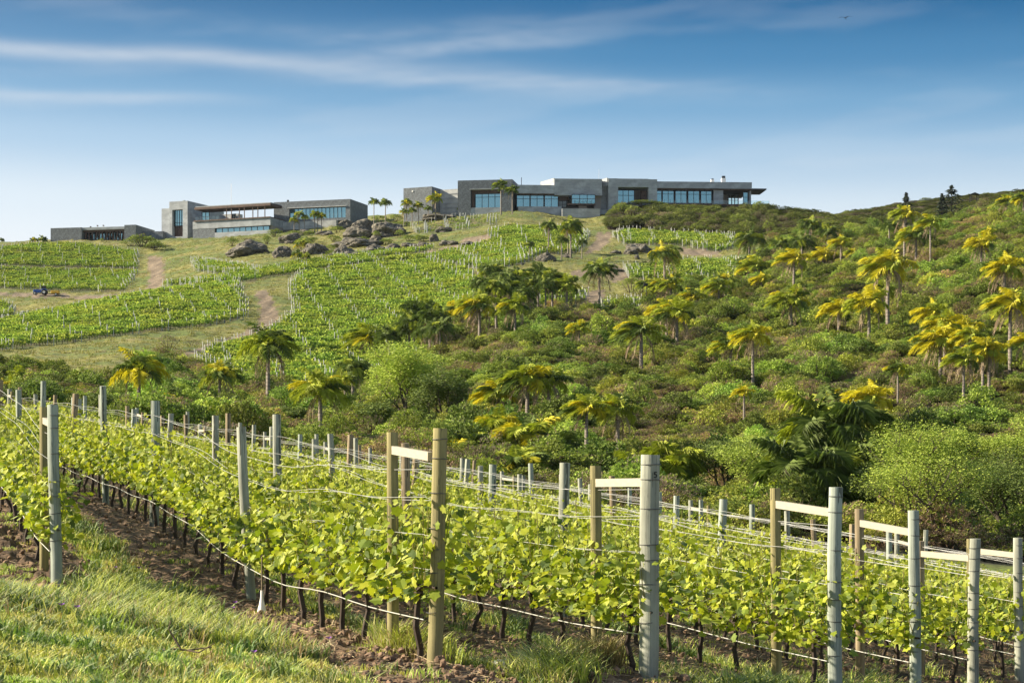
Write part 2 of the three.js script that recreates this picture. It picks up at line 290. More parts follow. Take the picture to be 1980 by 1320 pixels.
const TRACKS = [
  { p: [[492, 562], [518, 562], [536, 598], [540, 618], [498, 648], [440, 668], [352, 690], [346, 687], [395, 668], [445, 653], [494, 632], [503, 600]], d: [260, 460] },
  { p: [[282, 492], [314, 498], [318, 546], [300, 563], [278, 568], [289, 535]], d: [400, 640] },
  { p: [[-60, 563], [60, 567], [160, 570], [275, 568], [300, 574], [160, 578], [60, 574], [-60, 569]], d: [400, 560] },
  { p: [[947, 451], [905, 459], [888, 471], [800, 492], [720, 500], [720, 505], [840, 496], [908, 482], [953, 468]], d: [420, 600] },
  { p: [[1154, 449], [1186, 449], [1177, 472], [1156, 484], [1130, 492], [1138, 480], [1150, 464]], d: [400, 600] },
  { p: [[1190, 508], [1206, 520], [1222, 540], [1180, 548], [1168, 522]], d: [300, 460] },
  { p: [[1100, 524], [1168, 518], [1166, 534], [1100, 536]], d: [300, 460] },
  { p: [[1134, 564], [1170, 560], [1164, 588], [1126, 594]], d: [260, 420] },
  { p: [[1308, 476], [1395, 488], [1385, 496], [1318, 493]], d: [380, 520] },
  { p: [[158, 750], [215, 738], [262, 734], [250, 744], [195, 757]], d: [150, 260] },
];
const SCRUB = [
  [[-420, 730], [-80, 722], [50, 712], [120, 735], [165, 762], [250, 752], [280, 700], [320, 690], [350, 700], [430, 745], [560, 764], [700, 744], [805, 708], [855, 655], [895, 606], [930, 572], [1000, 590], [1030, 600], [1120, 602], [1175, 612], [1235, 608], [1265, 556], [1420, 552], [1452, 520], [1480, 478], [1535, 418], [1620, 405], [1800, 340], [2200, 320], [2200, 1250], [-420, 1100]],
  [[1182, 400], [1200, 391], [1480, 394], [1560, 414], [1560, 455], [1420, 458], [1215, 446], [1178, 446]],
];
const inScrub = (px, py, d) => d > 66 && ((inPoly(SCRUB[0], px, py)) || (d > 480 && inPoly(SCRUB[1], px, py)));
const inTrack = (px, py, d) => TRACKS.some((t) => d > t.d[0] && d < t.d[1] && inPoly(t.p, px, py));
const inField = (px, py, d) => FIELDS.some((t) => d > t.d[0] && d < t.d[1] && inPoly(t.p, px, py));

{ // the ground: one grid, dealt out to turf, tracks and tilled soil by what lies there
  const us = [], ds = [];
  for (let u = -2.4; u < -0.32; u += 0.13) us.push(u);
  for (let i = 0; i <= 400; i++) us.push(-0.32 + 0.64 * i / 400);
  for (let u = 0.42; u < 2.5; u += 0.13) us.push(u);
  for (let d = 0.8; d < 10; d *= 1.12) ds.push(d);
  for (let d = 10; d < 66; d *= 1.0082) ds.push(d);
  for (let d = 66; d < 780; d *= 1.0085) ds.push(d);
  for (let d = 800; d < 6000; d *= 1.3) ds.push(d);
  const nu = us.length, nd = ds.length, P = new Float32Array(nu * nd * 3), C = new Float32Array(nu * nd * 3), UV = new Float32Array(nu * nd * 2);
  const cls = new Uint8Array(nu * nd);
  for (let j = 0; j < nd; j++) for (let i = 0; i < nu; i++) {
    const d = ds[j], x = us[i] * d, y = d > 780 ? H(us[i] * 780, 780) - (d - 780) * 0.1 : H(x, d), o = j * nu + i, px = CX + F * us[i], py = Y0 - F * y / d;
    P.set([x, y, -d], o * 3); UV.set([x / 3.1, d / 3.1], o * 2);
    const a = fbm(x / 9, d / 9, 3), b = fbm(x / 41 + 7, d / 41, 3), f = n2(x * 0.9, d * 0.9);
    const jx = px + 5 * n2(x / 4, d / 4), jy = py + 2.2 * n2(x / 4 + 30, d / 4);
    let c, k = 0;
    if (d < edgeD(px) + 6) {
      const [q, e] = rowDist(x, d), t = q + 0.16 * n2(x * 2.2, d * 2.2) + 0.10 * n2(x * 6, d * 6);
      c = mix3([0.20, 0.22, 0.04], [0.33, 0.30, 0.09], sm(a + 0.3 * f, -0.2, 0.5));
      if (t < 0.72 && e < 2.6) { k = 2; c = mix3([0.19, 0.115, 0.07], [0.33, 0.22, 0.145], sm(fbm(x * 2.1, d * 2.1, 3), -0.3, 0.45)); }
      else if (fbm(x * 0.8 + 40, d * 0.8, 3) > 0.36) c = mix3(c, [0.24, 0.165, 0.10], 0.7);
    } else if (inTrack(jx, jy, d)) { k = 1; c = mix3([0.22, 0.165, 0.115], [0.38, 0.30, 0.225], sm(fbm(x / 3, d / 3, 3) + 0.05, -0.35, 0.4)); }
    else if (inScrub(jx, jy, d)) c = mix3([0.06, 0.065, 0.025], [0.13, 0.095, 0.055], sm(a, -0.3, 0.4));
    else if (inField(jx, jy, d)) c = mix3([0.10, 0.135, 0.03], [0.17, 0.15, 0.055], sm(a, -0.3, 0.5));
    else {
      const band = fbm(x / 26 + 3, d / 5.5, 3);
      c = mix3([0.15, 0.22, 0.03], [0.35, 0.34, 0.09], sm(band + b * 0.9 + 0.05, -0.25, 0.5));
      if (fbm(x / 6 + 90, d / 6, 3) > 0.42) c = mix3(c, [0.30, 0.21, 0.13], 0.55);
    }
    C.set(c, o * 3); cls[o] = k;
  }
  const names = [['ground', 'grassy ground of the headland, valley and hillside', MAT.ground], ['dirt_track', 'bare dirt tracks between the vine blocks on the hill', MAT.ground], ['vineyard_soil', 'tilled brown soil strips under the near vine rows', MAT.soil]];
  names.forEach(([name, label, mat], k) => {
    const map = new Int32Array(nu * nd).fill(-1), p = [], c = [], uv = [], idx = [];
    const get = (o) => { if (map[o] < 0) { map[o] = p.length / 3; p.push(P[o * 3], P[o * 3 + 1], P[o * 3 + 2]); c.push(C[o * 3], C[o * 3 + 1], C[o * 3 + 2]); uv.push(UV[o * 2], UV[o * 2 + 1]); } return map[o]; };
    for (let j = 0; j < nd - 1; j++) for (let i = 0; i < nu - 1; i++) {
      const a = j * nu + i, q = [a, a + 1, a + nu + 1, a + nu], cnt = [0, 0, 0]; q.forEach((o) => cnt[cls[o]]++);
      const kk = cnt[2] >= 2 ? 2 : cnt[1] >= 2 ? 1 : 0; if (kk !== k) continue;
      const [A, B, D, E] = q.map(get); idx.push(A, B, D, A, D, E);
    }
    const g = new THREE.BufferGeometry(); g.setAttribute('position', new THREE.Float32BufferAttribute(p, 3)); g.setAttribute('color', new THREE.Float32BufferAttribute(c, 3)); g.setAttribute('uv', new THREE.Float32BufferAttribute(uv, 2)); g.setIndex(idx); g.computeVertexNormals();
    single(name, g, mat, label, name === 'ground' ? 'ground' : name === 'dirt_track' ? 'track' : 'soil', undefined, 'structure');
  });
}
console.log('ground');

// ---------------------------------------------------------------- the winery buildings on the ridge
function bx(x0, x1, y0, y1, z0, z1, uvs = 0.12) { // box with uv in metres
  const g = new THREE.BoxGeometry(x1 - x0, y1 - y0, z1 - z0); g.translate((x0 + x1) / 2, (y0 + y1) / 2, (z0 + z1) / 2);
  const p = g.attributes.position, n = g.attributes.normal, u = g.attributes.uv;
  for (let i = 0; i < p.count; i++) { const X = p.getX(i), Y = p.getY(i), Z = p.getZ(i); if (Math.abs(n.getX(i)) > 0.5) u.setXY(i, Z * uvs, Y * uvs); else if (Math.abs(n.getY(i)) > 0.5) u.setXY(i, X * uvs, Z * uvs); else u.setXY(i, X * uvs, Y * uvs); }
  return g;
}
function bld(name, label, px0, py0, d, yawDeg) {
  const yaw = yawDeg * Math.PI / 180, k = d / F, g = thing(name, label, 'building', 'winery buildings along the ridge', (px0 - CX) * k, (Y0 - py0) * k, -d, yaw), kx = k / Math.cos(yaw);
  const X = (px) => (px - px0) * kx, Y = (py) => (py0 - py) * k;
  return {
    g, k, X, Y,
    box: (n, mat, pxa, pxb, pya, pyb, z0, z1, parent = g, label2) => part(n, bx(X(pxa), X(pxb), Y(pyb), Y(pya), z0, z1), mat, parent, label2),
    window: (pxa, pxb, pya, pyb, z, nx, rows, mat = MAT.glass, fw = 0.16, label2) => { // rows: shares of the height where cross bars run
      const w = sub('window', g, label2), x0 = X(pxa), x1 = X(pxb), y0 = Y(pyb), y1 = Y(pya), ys = [0, ...rows, 1];
      const bars = [bx(x0 - fw, x0, y0, y1, z - 0.1, z + 0.14), bx(x1, x1 + fw, y0, y1, z - 0.1, z + 0.14), bx(x0 - fw, x1 + fw, y1, y1 + fw, z - 0.1, z + 0.143), bx(x0 - fw, x1 + fw, y0 - fw, y0, z - 0.1, z + 0.143)];
      for (let i = 0; i < nx; i++) {
        const a = x0 + (x1 - x0) * i / nx, b = x0 + (x1 - x0) * (i + 1) / nx;
        if (i) bars.push(bx(a - fw / 2, a + fw / 2, y0, y1, z - 0.1, z + 0.12));
        for (let j = 0; j < ys.length - 1; j++) { const p = part('pane', bx(a + (i ? fw / 2 : 0), i < nx - 1 ? b - fw / 2 : b, mix(y0, y1, ys[j]) + (j ? 0.06 : 0), mix(y0, y1, ys[j + 1]) - (j < ys.length - 2 ? 0.06 : 0), z - 0.03, z), mat, w); p.rotation.y = 0; }
      }
      for (const r of rows) bars.push(bx(x0, x1, mix(y0, y1, r) - 0.06, mix(y0, y1, r) + 0.06, z - 0.09, z + 0.11));
      part('window_frame', mergeGeometries(bars), MAT.frame, w);
      return w;
    },
    railing: (pxa, pxb, pya, pyb, z, n) => {
      const w = sub('glass_railing', g), x0 = X(pxa), x1 = X(pxb);
      for (let i = 0; i < n; i++) part('pane', bx(mix(x0, x1, i / n) + 0.04, mix(x0, x1, (i + 1) / n) - 0.04, Y(pyb), Y(pya), z - 0.02, z), MAT.clearGlass, w);
      for (let i = 0; i <= n; i++) part('rail_post', bx(mix(x0, x1, i / n) - 0.03, mix(x0, x1, i / n) + 0.03, Y(pyb), Y(pya) + 0.05, z - 0.05, z + 0.03), MAT.frame, w);
    },
  };
}
{ // low stone lodge at the far left with slanting timber columns
  const b = bld('stone_lodge', 'low dark stone lodge with slanting timber columns, leftmost of the winery buildings', 97, 468, 640, -12);
  b.box('wall', MAT.stone, 97, 160, 441, 490, -12, 0);
  b.box('wall', MAT.stone, 160, 247, 470, 490, -12, -1.2);
  b.box('rear_wall', MAT.concretePale, 160, 247, 449, 470, -9, -6);
  b.box('roof_slab', MAT.concrete, 160, 247, 441, 446, -12, -0.7);
  b.box('lintel', MAT.redwood, 160, 247, 446, 450, -3, -1.4);
  b.window(161, 246, 451, 469.5, -4, 14, [], MAT.glass, 0.3);
  for (let i = 0; i < 12; i++) { const c = b.box('timber_column', MAT.redwood, 163 + i * 7, 165.4 + i * 7, 450, 470, -1.9, -1.5); const s = i % 3 - 1; c.geometry.translate(-b.X(164 + i * 7), -b.Y(460), 0); c.position.set(b.X(164 + i * 7), b.Y(460), 0); c.rotation.z = s * 0.16; }
  b.box('wall', MAT.stone, 247, 270, 439, 490, -16, 0.3);
  b.box('wall', MAT.stone, 270, 312, 449, 490, -16, -5, b.g, 'lower stone wall running back to the tower');
  for (const [px, h] of [[180, 6], [192, 6], [166, 4]]) { b.box('roof_vent', MAT.white, px - 0.5, px + 0.5, 441 - h, 441, -5, -4.8); b.box('roof_vent', MAT.redwood, px - 1, px + 1, 440 - h, 443 - h - 1, -5.2, -4.6); }
}
{ // concrete tower with its roofed terrace
  const b = bld('concrete_tower_building', 'grey concrete tower building with tall dark window and open roofed terrace', 310, 458, 640, -22);
  b.box('wall', MAT.concrete, 310, 328, 403, 482, -14, -0.6, b.g, 'lower concrete wing left of the tower');
  b.box('wall', MAT.concrete, 328, 334, 391, 482, -24, 0);
  b.box('wall', MAT.concrete, 356, 366, 391, 482, -24, 0);
  b.box('wall', MAT.concrete, 334, 356, 391, 407, -24, -0.01);
  b.box('wall', MAT.concrete, 334, 356, 459, 482, -24, -0.01);
  b.box('wall', MAT.interior, 334, 356, 407, 459, -24, -3);
  b.window(335.5, 355, 408, 437, -1.2, 4, [0.18]);
  for (let i = 0; i < 4; i++) b.box('door_panel', MAT.redwood, 335 + i * 5.1, 339.8 + i * 5.1, 438, 458, -1.6, -1.4);
  b.box('roof_vent', MAT.white, 321, 322, 393, 403, -6, -5.7); b.box('roof_vent', MAT.concrete, 340, 342.5, 385, 391, -6, -5);
  b.box('antenna', MAT.white, 393.6, 394.1, 345, 402, -20, -19.9);
  // the long terrace
  b.box('base_wall', MAT.concrete, 383, 540, 434, 448, -10, 2.0);
  b.box('base_wall', MAT.stone, 383, 428, 448, 482, -10, 1.9, b.g, 'stone foot of the terrace wall');
  b.box('base_wall', MAT.concrete, 428, 540, 457, 482, -10, 1.95);
  b.box('base_wall', MAT.interior, 428, 540, 448, 457, -10, 0.9);
  b.window(430, 536, 449.5, 456.5, 1.4, 9, []);
  b.box('terrace_edge', MAT.redwood, 386, 540, 432, 434, -10, 2.4);
  b.box('canopy', MAT.redwood, 386, 540, 406.5, 411, -6, 1.9);
  b.box('canopy', MAT.concrete, 388, 540, 405, 406.5, -6, 1.8, b.g, 'thin pale roof edge on the canopy');
  for (const px of [451, 461, 477, 487, 504, 514, 528]) b.box('canopy_post', MAT.redwood, px - 0.6, px + 0.6, 412, 432, 1.5, 1.75);
  b.box('wall', MAT.concretePale, 398, 436, 412, 432, -14, -11);
  b.window(390, 404, 414, 431, -2, 2, [0.5]);
  b.window(425, 432, 413, 431, -10.5, 2, [0.5]);
  b.railing(388, 438, 425, 432, 2.1, 6);
}
{ // stone wing with the strip window
  const b = bld('stone_wing_building', 'dark stone wing with long strip window, beside the concrete tower terrace', 529, 429, 632, -17);
  const z = -16;
  b.box('wall', MAT.stone, 529, 560, 391, 431, z, 0);
  b.box('wall', MAT.stone, 560, 672, 391, 404.5, z, 0.002);
  b.box('wall', MAT.stone, 672, 681, 391, 450, z, 0);
  b.box('wall', MAT.stone, 560, 672, 426, 431, z, -0.02);
  b.box('wall', MAT.interior, 560, 672, 404.5, 426, z, -1.6);
  b.window(561, 671, 406, 425.5, -0.5, 14, []);
  b.box('lintel', MAT.concretePale, 556, 674, 403, 404.4, -0.4, 0.35);
  b.box('base_wall', MAT.concretePale, 520, 656, 431, 446, -10, 1.2);
  b.box('base_wall', MAT.interior, 520, 670, 446, 460, -10, 0.6);
  b.box('chimney', MAT.frame, 547, 550, 384.5, 391, -4, -3.4);
}
{ // stone hall: two stone blocks
  const b = bld('stone_wall_building', 'dark stone block with banded pale side wall, behind slim palms left of the stone hall', 780, 420, 606, -24);
  b.box('wall', MAT.stone, 780, 836, 364, 436, -18, 0);
  b.box('side_wall', MAT.concretePale, 836, 905, 366, 436, -14, -6, b.g, 'pale banded wall linking to the stone hall');
  for (let i = 0; i < 5; i++) b.box('wall_course', MAT.concrete, 836.5, 904, 374 + i * 9, 375.4 + i * 9, -6, -5.85);
  b.box('wall_lamp', MAT.white, 797, 799.5, 370, 372, 0, 0.2);
  const c = bld('stone_hall_building', 'dark stone hall with wide glazed opening behind a palm and round bush', 885, 402, 596, -9);
  c.box('wall', MAT.stone, 885, 910, 349, 418, -16, 0);
  c.box('wall', MAT.stone, 910, 970, 349, 366, -16, 0.002);
  c.box('wall', MAT.stone, 970, 991, 349, 418, -16, 0);
  c.box('wall', MAT.interior, 910, 970, 372, 402, -16, -3);
  c.box('floor_slab', MAT.concrete, 910, 970, 402, 418, -16, -0.1);
  c.box('lintel', MAT.concretePale, 908, 970, 366, 367.3, -1.5, 0.3);
  c.box('lintel', MAT.redwood, 911, 969, 367.3, 374, -2.4, -1.2, c.g, 'red timber band above the glass');
  c.box('door_jamb', MAT.redwood, 911, 916, 374, 402, -2.4, -1.2);
  c.window(918, 968, 375, 401.5, -1.7, 4, [0.78]);
  c.box('roof_lamp', MAT.frame, 995, 996, 333, 357, -14, -13.8); c.box('wall', MAT.concrete, 991, 1000, 356, 412, -14, -8);
}
{ // the long glass and concrete main building
  const b = bld('glass_pavilion_building', 'long concrete and glass main building with projecting deck and thin canopy', 1000, 400, 594, 3.5);
  b.box('roof_fascia', MAT.concrete, 1000, 1075, 358, 374.5, -16, 1.0);
  b.box('upper_block', MAT.concrete, 1072, 1164, 345.5, 377.5, -24, 1.2);
  { const c = part('clerestory', bx(-4.5, 4.5, b.Y(358), b.Y(344), -0.2, 0.2), MAT.concrete, b.g, 'angled clerestory wall on the roof'); c.position.set(b.X(1061), 0, -3.8); c.rotation.y = -1.15; }
  b.box('rear_wall', MAT.interior, 1000, 1164, 374.5, 402, -16, -7);
  b.box('soffit', MAT.redwood, 1000, 1100, 374.6, 376, -7, 0.8);
  b.window(1000, 1024, 377.5, 399, -0.6, 2, [0.72]);
  b.window(1026.5, 1051, 377.5, 399, -0.6, 2, [0.72]);
  b.window(1054, 1079, 377.5, 399, -0.6, 2, [0.72]);
  b.box('wall', MAT.redwood, 1081, 1101, 376, 386, -3, -1.5);
  b.window(1081.5, 1096, 386.5, 398.5, -1.6, 2, [0.45], MAT.clearGlass);
  b.window(1105, 1149, 377.8, 394.5, 2.6, 3, [0.55]);
  b.box('bay_side', MAT.glass, 1104, 1104.6, 377.8, 394.5, -1, 2.5);
  b.box('balcony_slab', MAT.redwood, 1097, 1150, 394.8, 397.2, -2, 3.2);
  b.railing(1110, 1150, 389, 394.8, 3.1, 5);
  b.box('wall', MAT.interior, 1150, 1163, 377.5, 404, -16, -1);
  b.box('base_wall', MAT.concrete, 1002, 1086, 399.3, 432, -14, 0.6);
  b.box('base_wall', MAT.concrete, 1086, 1190, 404, 440, -14, 0.2);
  b.box('base_wall', MAT.interior, 1119, 1135, 397.3, 404, -14, 1.0);
  b.box('retaining_wall', MAT.concretePale, 1085, 1158, 405.5, 440, 2.5, 4.2, b.g, 'pale retaining wall below the bay window');
  for (let i = 0; i < 9; i++) b.box('wall_joint', MAT.concrete, 1093 + i * 7, 1093.5 + i * 7, 407, 422, 4.2, 4.23);
  // tall portal frame
  b.box('upper_block', MAT.concrete, 1164, 1176, 350, 440, -18, -3);
  { const c = part('clerestory', bx(-2.4, 2.4, b.Y(358), b.Y(343), -0.2, 0.2), MAT.concrete, b.g, 'short wall end beside the portal'); c.position.set(b.X(1169), 0, -1.2); c.rotation.y = -1.15; }
  b.box('portal_wall', MAT.concrete, 1176, 1195, 344.5, 440, -16, 1.6);
  b.box('portal_wall', MAT.concrete, 1254, 1271, 345.5, 440, -16, 1.6);
  b.box('portal_lintel', MAT.concrete, 1195, 1254, 344.8, 361, -16, 1.597);
  b.box('floor_slab', MAT.concrete, 1195, 1254, 391, 440, -16, 0.9);
  b.box('rear_wall', MAT.interior, 1195, 1254, 361, 391, -16, -6);
  b.window(1196, 1228, 365, 390, -1.5, 3, [0.62]);
  b.box('wall', MAT.redwood, 1242, 1253, 365, 391, -4, -1.6);
  b.railing(1190, 1262, 387.5, 392.5, 1.9, 6);
  b.box('antenna', MAT.white, 1163.6, 1164, 318, 350, -8, -7.9);
  // glazed pavilion at the right
  b.box('roof_fascia', MAT.concrete, 1271, 1457, 348.8, 361.5, -18, 0.8);
  b.box('soffit', MAT.redwood, 1271, 1457, 361.6, 364, -18, 0.3);
  b.box('rear_wall', MAT.interior, 1271, 1402, 364, 394, -16, -8);
  for (const [a, c, n] of [[1272, 1281, 1], [1284, 1305, 2], [1309, 1330, 2], [1334, 1355, 2], [1359, 1379, 2]]) b.window(a, c, 366, 388.5, -0.8, n, [0.74]);
  b.box('pier', MAT.concrete, 1383, 1402, 361.6, 394, -6, -0.2);
  b.box('rear_wall', MAT.interior, 1402, 1421, 362, 394, -14, -9);
  b.window(1422, 1440, 366, 390, -9, 3, [0.6], MAT.clearGlass, 0.3);
  b.window(1443, 1451, 367, 390, -1.5, 1, [0.6]);
  b.box('pier', MAT.concrete, 1454, 1457, 361.6, 394, -4, -0.5);
  b.box('canopy', MAT.frame, 1457, 1485, 361.3, 363.6, -10, 1.4, b.g, 'thin dark canopy reaching out to the right');
  b.box('deck', MAT.redwood, 1271, 1489, 393.6, 396.4, -12, 3.2);
  b.railing(1271, 1488, 386.5, 393.4, 3.1, 18);
  b.box('deck_beam', MAT.frame, 1300, 1486, 396.4, 397.8, -6, 2.2);
  for (const px of [1462, 1470]) { const s = b.box('deck_strut', MAT.concretePale, px - 0.7, px + 0.7, 396, 410, -3, -2.6); s.geometry.translate(-b.X(px), -b.Y(397), 0); s.position.set(b.X(px + 5), b.Y(397), 0); s.rotation.z = -0.75; }
  b.box('base_wall', MAT.concrete, 1271, 1440, 396.4, 430, -14, -3);
  b.box('chimney', MAT.white, 1380, 1386, 341.5, 349, -3, -2); b.box('chimney', MAT.frame, 1381, 1385, 339.6, 341.5, -2.9, -2.1);
  b.box('chimney', MAT.white, 1401, 1409, 338.5, 349, -3.4, -2); b.box('chimney', MAT.frame, 1402, 1408, 334, 338.5, -3.2, -2.2, b.g, 'dark metal cowl on the larger chimney');
}
console.log('buildings');

// ---------------------------------------------------------------- boulders
{
  const variants = [];
  for (let v = 0; v < 6; v++) {
    const g = new THREE.IcosahedronGeometry(1, 12), p = g.attributes.position, c = new Float32Array(p.count * 3), uv = new Float32Array(p.count * 2), o = v * 13.7;
    for (let i = 0; i < p.count; i++) {
      let x = p.getX(i), y = p.getY(i), z = p.getZ(i);
      const q = 1 + 0.24 * n3(x * 0.9 + o, y * 0.9, z * 0.9) + 0.08 * n3(x * 2 + o, y * 2.6, z * 2) + 0.025 * n3(x * 5, y * 5 + o, z * 5) + 0.025 * n3(x * 12, y * 12 + o, z * 12) - 0.07 * sm(Math.abs(Math.sin(y * 4 + x * 0.8 + n3(x + o, y, z))), 0.12, 0.0);
      const X = x * q, Z = z * q; let Y = y * q; if (Y < -0.35) Y = -0.35 + (Y + 0.35) * 0.4;
      p.setXYZ(i, X, Y, Z);
      const l = sm(n3(x * 3 + o, y * 3, z * 3) + 0.5 * n3(x * 9, y * 9, z * 9 + o), 0.1, 0.7), dk = sm(n3(x * 1.6, y * 4 + o, z * 1.6), 0.2, 0.8);
      let col = mix3([0.19, 0.18, 0.165], [0.32, 0.305, 0.28], l); col = mix3(col, [0.13, 0.12, 0.105], dk * 0.6);
      c.set(col, i * 3); uv.set([X * 0.7 + Z * 0.3, Y * 0.7 + Z * 0.4], i * 2);
    }
    g.setAttribute('color', new THREE.BufferAttribute(c, 3)); g.setAttribute('uv', new THREE.BufferAttribute(uv, 2)); g.computeVertexNormals();
    variants.push(g);
  }
  // [px, base py, width px, height px, label]
  const list = [
    [478, 492, 92, 38, 'long slanting grey slab rock at the left end of the outcrop'], [452, 494, 34, 18, 'small grey boulder at the foot of the slanting slab rock'], [543, 498, 44, 34, 'rounded boulder standing right of the slanting slab rock'],
    [566, 470, 62, 30, 'dark boulder directly below the concrete base wall'], [606, 492, 60, 34, 'broad dark boulder behind the two small palms in the rocks'], [634, 503, 34, 18, 'squat boulder with a small bush on top'], [662, 492, 50, 24, 'dark boulder in the middle of the outcrop'],
    [700, 460, 92, 50, 'large layered outcrop block below the lone tall palm'], [752, 456, 88, 40, 'shaded outcrop block right of the layered block'], [690, 478, 110, 30, 'long low ledge under the layered outcrop'], [668, 440, 36, 24, 'upright rock at the corner of the stone wing'],
    [683, 499, 54, 20, 'pale low boulder at the vine edge, left end of the chain'], [722, 490, 58, 24, 'pale grey rounded boulder above the vine strip'], [762, 484, 44, 18, 'middle boulder of the chain above the vine strip'], [792, 480, 42, 17, 'grey boulder right of the chain middle'], [818, 476, 36, 13, 'flat boulder beside the upright standing stone'],
    [839, 468, 22, 26, 'upright standing stone beside the vines'], [868, 474, 46, 15, 'flat rock right of the upright standing stone'], [905, 474, 40, 11, 'low flat rock at the bend of the upper track'], [728, 470, 46, 18, 'dark boulder behind the pale chain of boulders'],
    [852, 424, 90, 16, 'long dark ledge below the path to the stone hall'], [920, 412, 50, 10, 'flat dark ledge under the lawn of the stone hall'], [858, 448, 38, 16, 'dark boulder among the young vines'],
    [1055, 506, 50, 26, 'brown topped boulder among the palms below the top vine block'], [1096, 498, 22, 12, 'small boulder beside the palm trunks on the hill'], [1008, 512, 26, 6, 'flat pale rock left of the brown topped boulder'],
    [1237, 490, 64, 30, 'big grey dome boulder beside the right track'], [1222, 492, 34, 18, 'lower front part of the dome boulder group'], [1298, 486, 26, 16, 'brown boulder right of the grey dome boulder'], [1232, 500, 12, 12, 'small square stone below the grey dome boulder'], [1190, 490, 28, 9, 'low stone by the curve of the right track'],
    [1330, 391, 56, 9, 'flat rock shelf under the pavilion deck'], [1462, 412, 34, 9, 'rock ledge under the end of the deck'], [1520, 412, 40, 10, 'dark rock outcrop on the ridge right of the deck'], [1555, 420, 20, 12, 'dark rock knob at the end of the ridge'],
    [106, 524, 24, 9, 'dark stone in the gap of the upper left vine block'], [815, 462, 16, 9, 'small rock above the flat boulders'], [300, 478, 30, 16, 'dark rock half hidden in the bush by the tower'],
    [1190, 524, 46, 8, 'pale flat rock at the track fork above the mound'], [590, 452, 40, 14, 'rock ledge in front of the base wall palms'], [630, 455, 44, 14, 'brown ledge below the stone wing window'],
  ];
  list.forEach(([px, py, w, h, label], i) => {
    const q = ground(px, py, 130), k = q.k, m = single('boulder', variants[i % 6], MAT.rock, label, 'boulder', 'boulders and outcrops below the winery');
    m.scale.set(w * k / 2.4, h * k / 1.8, w * k / 2.4); m.position.set(q.x, q.y + h * k * 0.10, q.z - w * k * 0.12); m.rotation.y = i * 2.4;
    // keep the width as seen: turn by half circles only where the shape is long
    if (w / h > 2.4) m.rotation.y = (i % 2) * Math.PI + 0.15;
  });
}
console.log('rocks');

// ---------------------------------------------------------------- vine blocks on the hill: foliage, posts and end braces
const farPosts = [];          // [x, y, z, d, field]
const farBraces = [];
{
  const clumps = [];
  for (let v = 0; v < 5; v++) {
    const t = new Tris(), r = rng(200 + v);
    t.tube([[0, -0.1, 0], [0.03, 0.3, 0.02], [0, 0.6, 0]], 0.05, 0.04, 4, [0.09, 0.065, 0.05]);
    for (let i = 0; i < 46; i++) {
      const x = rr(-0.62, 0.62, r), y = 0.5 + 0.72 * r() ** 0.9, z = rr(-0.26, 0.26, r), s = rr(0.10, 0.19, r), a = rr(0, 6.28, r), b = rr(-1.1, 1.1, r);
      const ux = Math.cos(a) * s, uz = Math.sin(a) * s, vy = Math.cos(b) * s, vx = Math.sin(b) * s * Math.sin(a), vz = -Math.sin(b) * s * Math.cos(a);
      const g = r(), c = mix3([0.12, 0.19, 0.03], [0.54, 0.57, 0.10], Math.min(1, g * (0.35 + 0.9 * (y - 0.45))));  // lower leaves coloured darker, shade of the gaps painted into the clump
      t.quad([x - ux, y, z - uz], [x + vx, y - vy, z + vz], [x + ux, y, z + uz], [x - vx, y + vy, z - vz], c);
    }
    clumps.push(t.geo());
  }
  const lists = clumps.map(() => []), r = rng(31);
  for (const f of FIELDS) {
    const xs = f.p.map((q) => q[0]), x0 = Math.min(...xs), x1 = Math.max(...xs);
    let row = 0;
    for (let d = f.d[0]; d < f.d[1]; d += 2.1, row++) {
      let first = null, last = null; const L = Math.floor((x0 - CX) / F * d) - 2, Rr = (x1 - CX) / F * d + 2, ph = rr(0, 1, r);
      for (let i = 0, x = L; x < Rr; i++, x = L + i * 0.88) {
        const dd = d + 0.04 * (x - L) + 1.5 * n2(x / 40, d / 200), px = CX + F * x / dd; if (px < -90 || px > 2050) continue;
        const py = pyOf(x, dd); if (!inPoly(f.p, px, py) || (f.gap && f.gap(px, py)) || inTrack(px, py, dd)) continue;
        const at = [x, H(x, dd), -dd, dd, f, row]; if (!first) first = at; last = at;
        if (i % 7 === 0 && (row % 2 === 0 || f.thin)) { f.r0 ??= row >> 1; f.cnt ??= {}; at[6] = f.cnt[row] = (f.cnt[row] ?? 0) + 1; farPosts.push(at); }
        if (r() > (f.thin ?? 0.94)) continue;
        const s = rr(0.85, 1.2, r) * (f.thin ? 0.6 : 1), y = f.col ? rr(0.9, 1.15, r) : rr(0.95, 1.3, r), w = rr(-0.1, 0.1, r) + 0.25 * n2(x / 15, dd / 15);
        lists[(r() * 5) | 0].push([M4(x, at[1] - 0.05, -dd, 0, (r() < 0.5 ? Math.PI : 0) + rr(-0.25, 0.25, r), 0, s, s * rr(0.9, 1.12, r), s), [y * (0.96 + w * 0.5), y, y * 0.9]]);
      }
      if (first && row % 2 === 0) { f.r0 ??= row >> 1; farBraces.push([...first.slice(0, 6), 1]); if (last !== first) farBraces.push([...last.slice(0, 6), -1]); }
    }
  }
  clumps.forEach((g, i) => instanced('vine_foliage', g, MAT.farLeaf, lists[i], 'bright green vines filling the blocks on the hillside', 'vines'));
  console.log('far vines', lists.reduce((a, l) => a + l.length, 0), 'posts', farPosts.length, 'braces', farBraces.length);
}
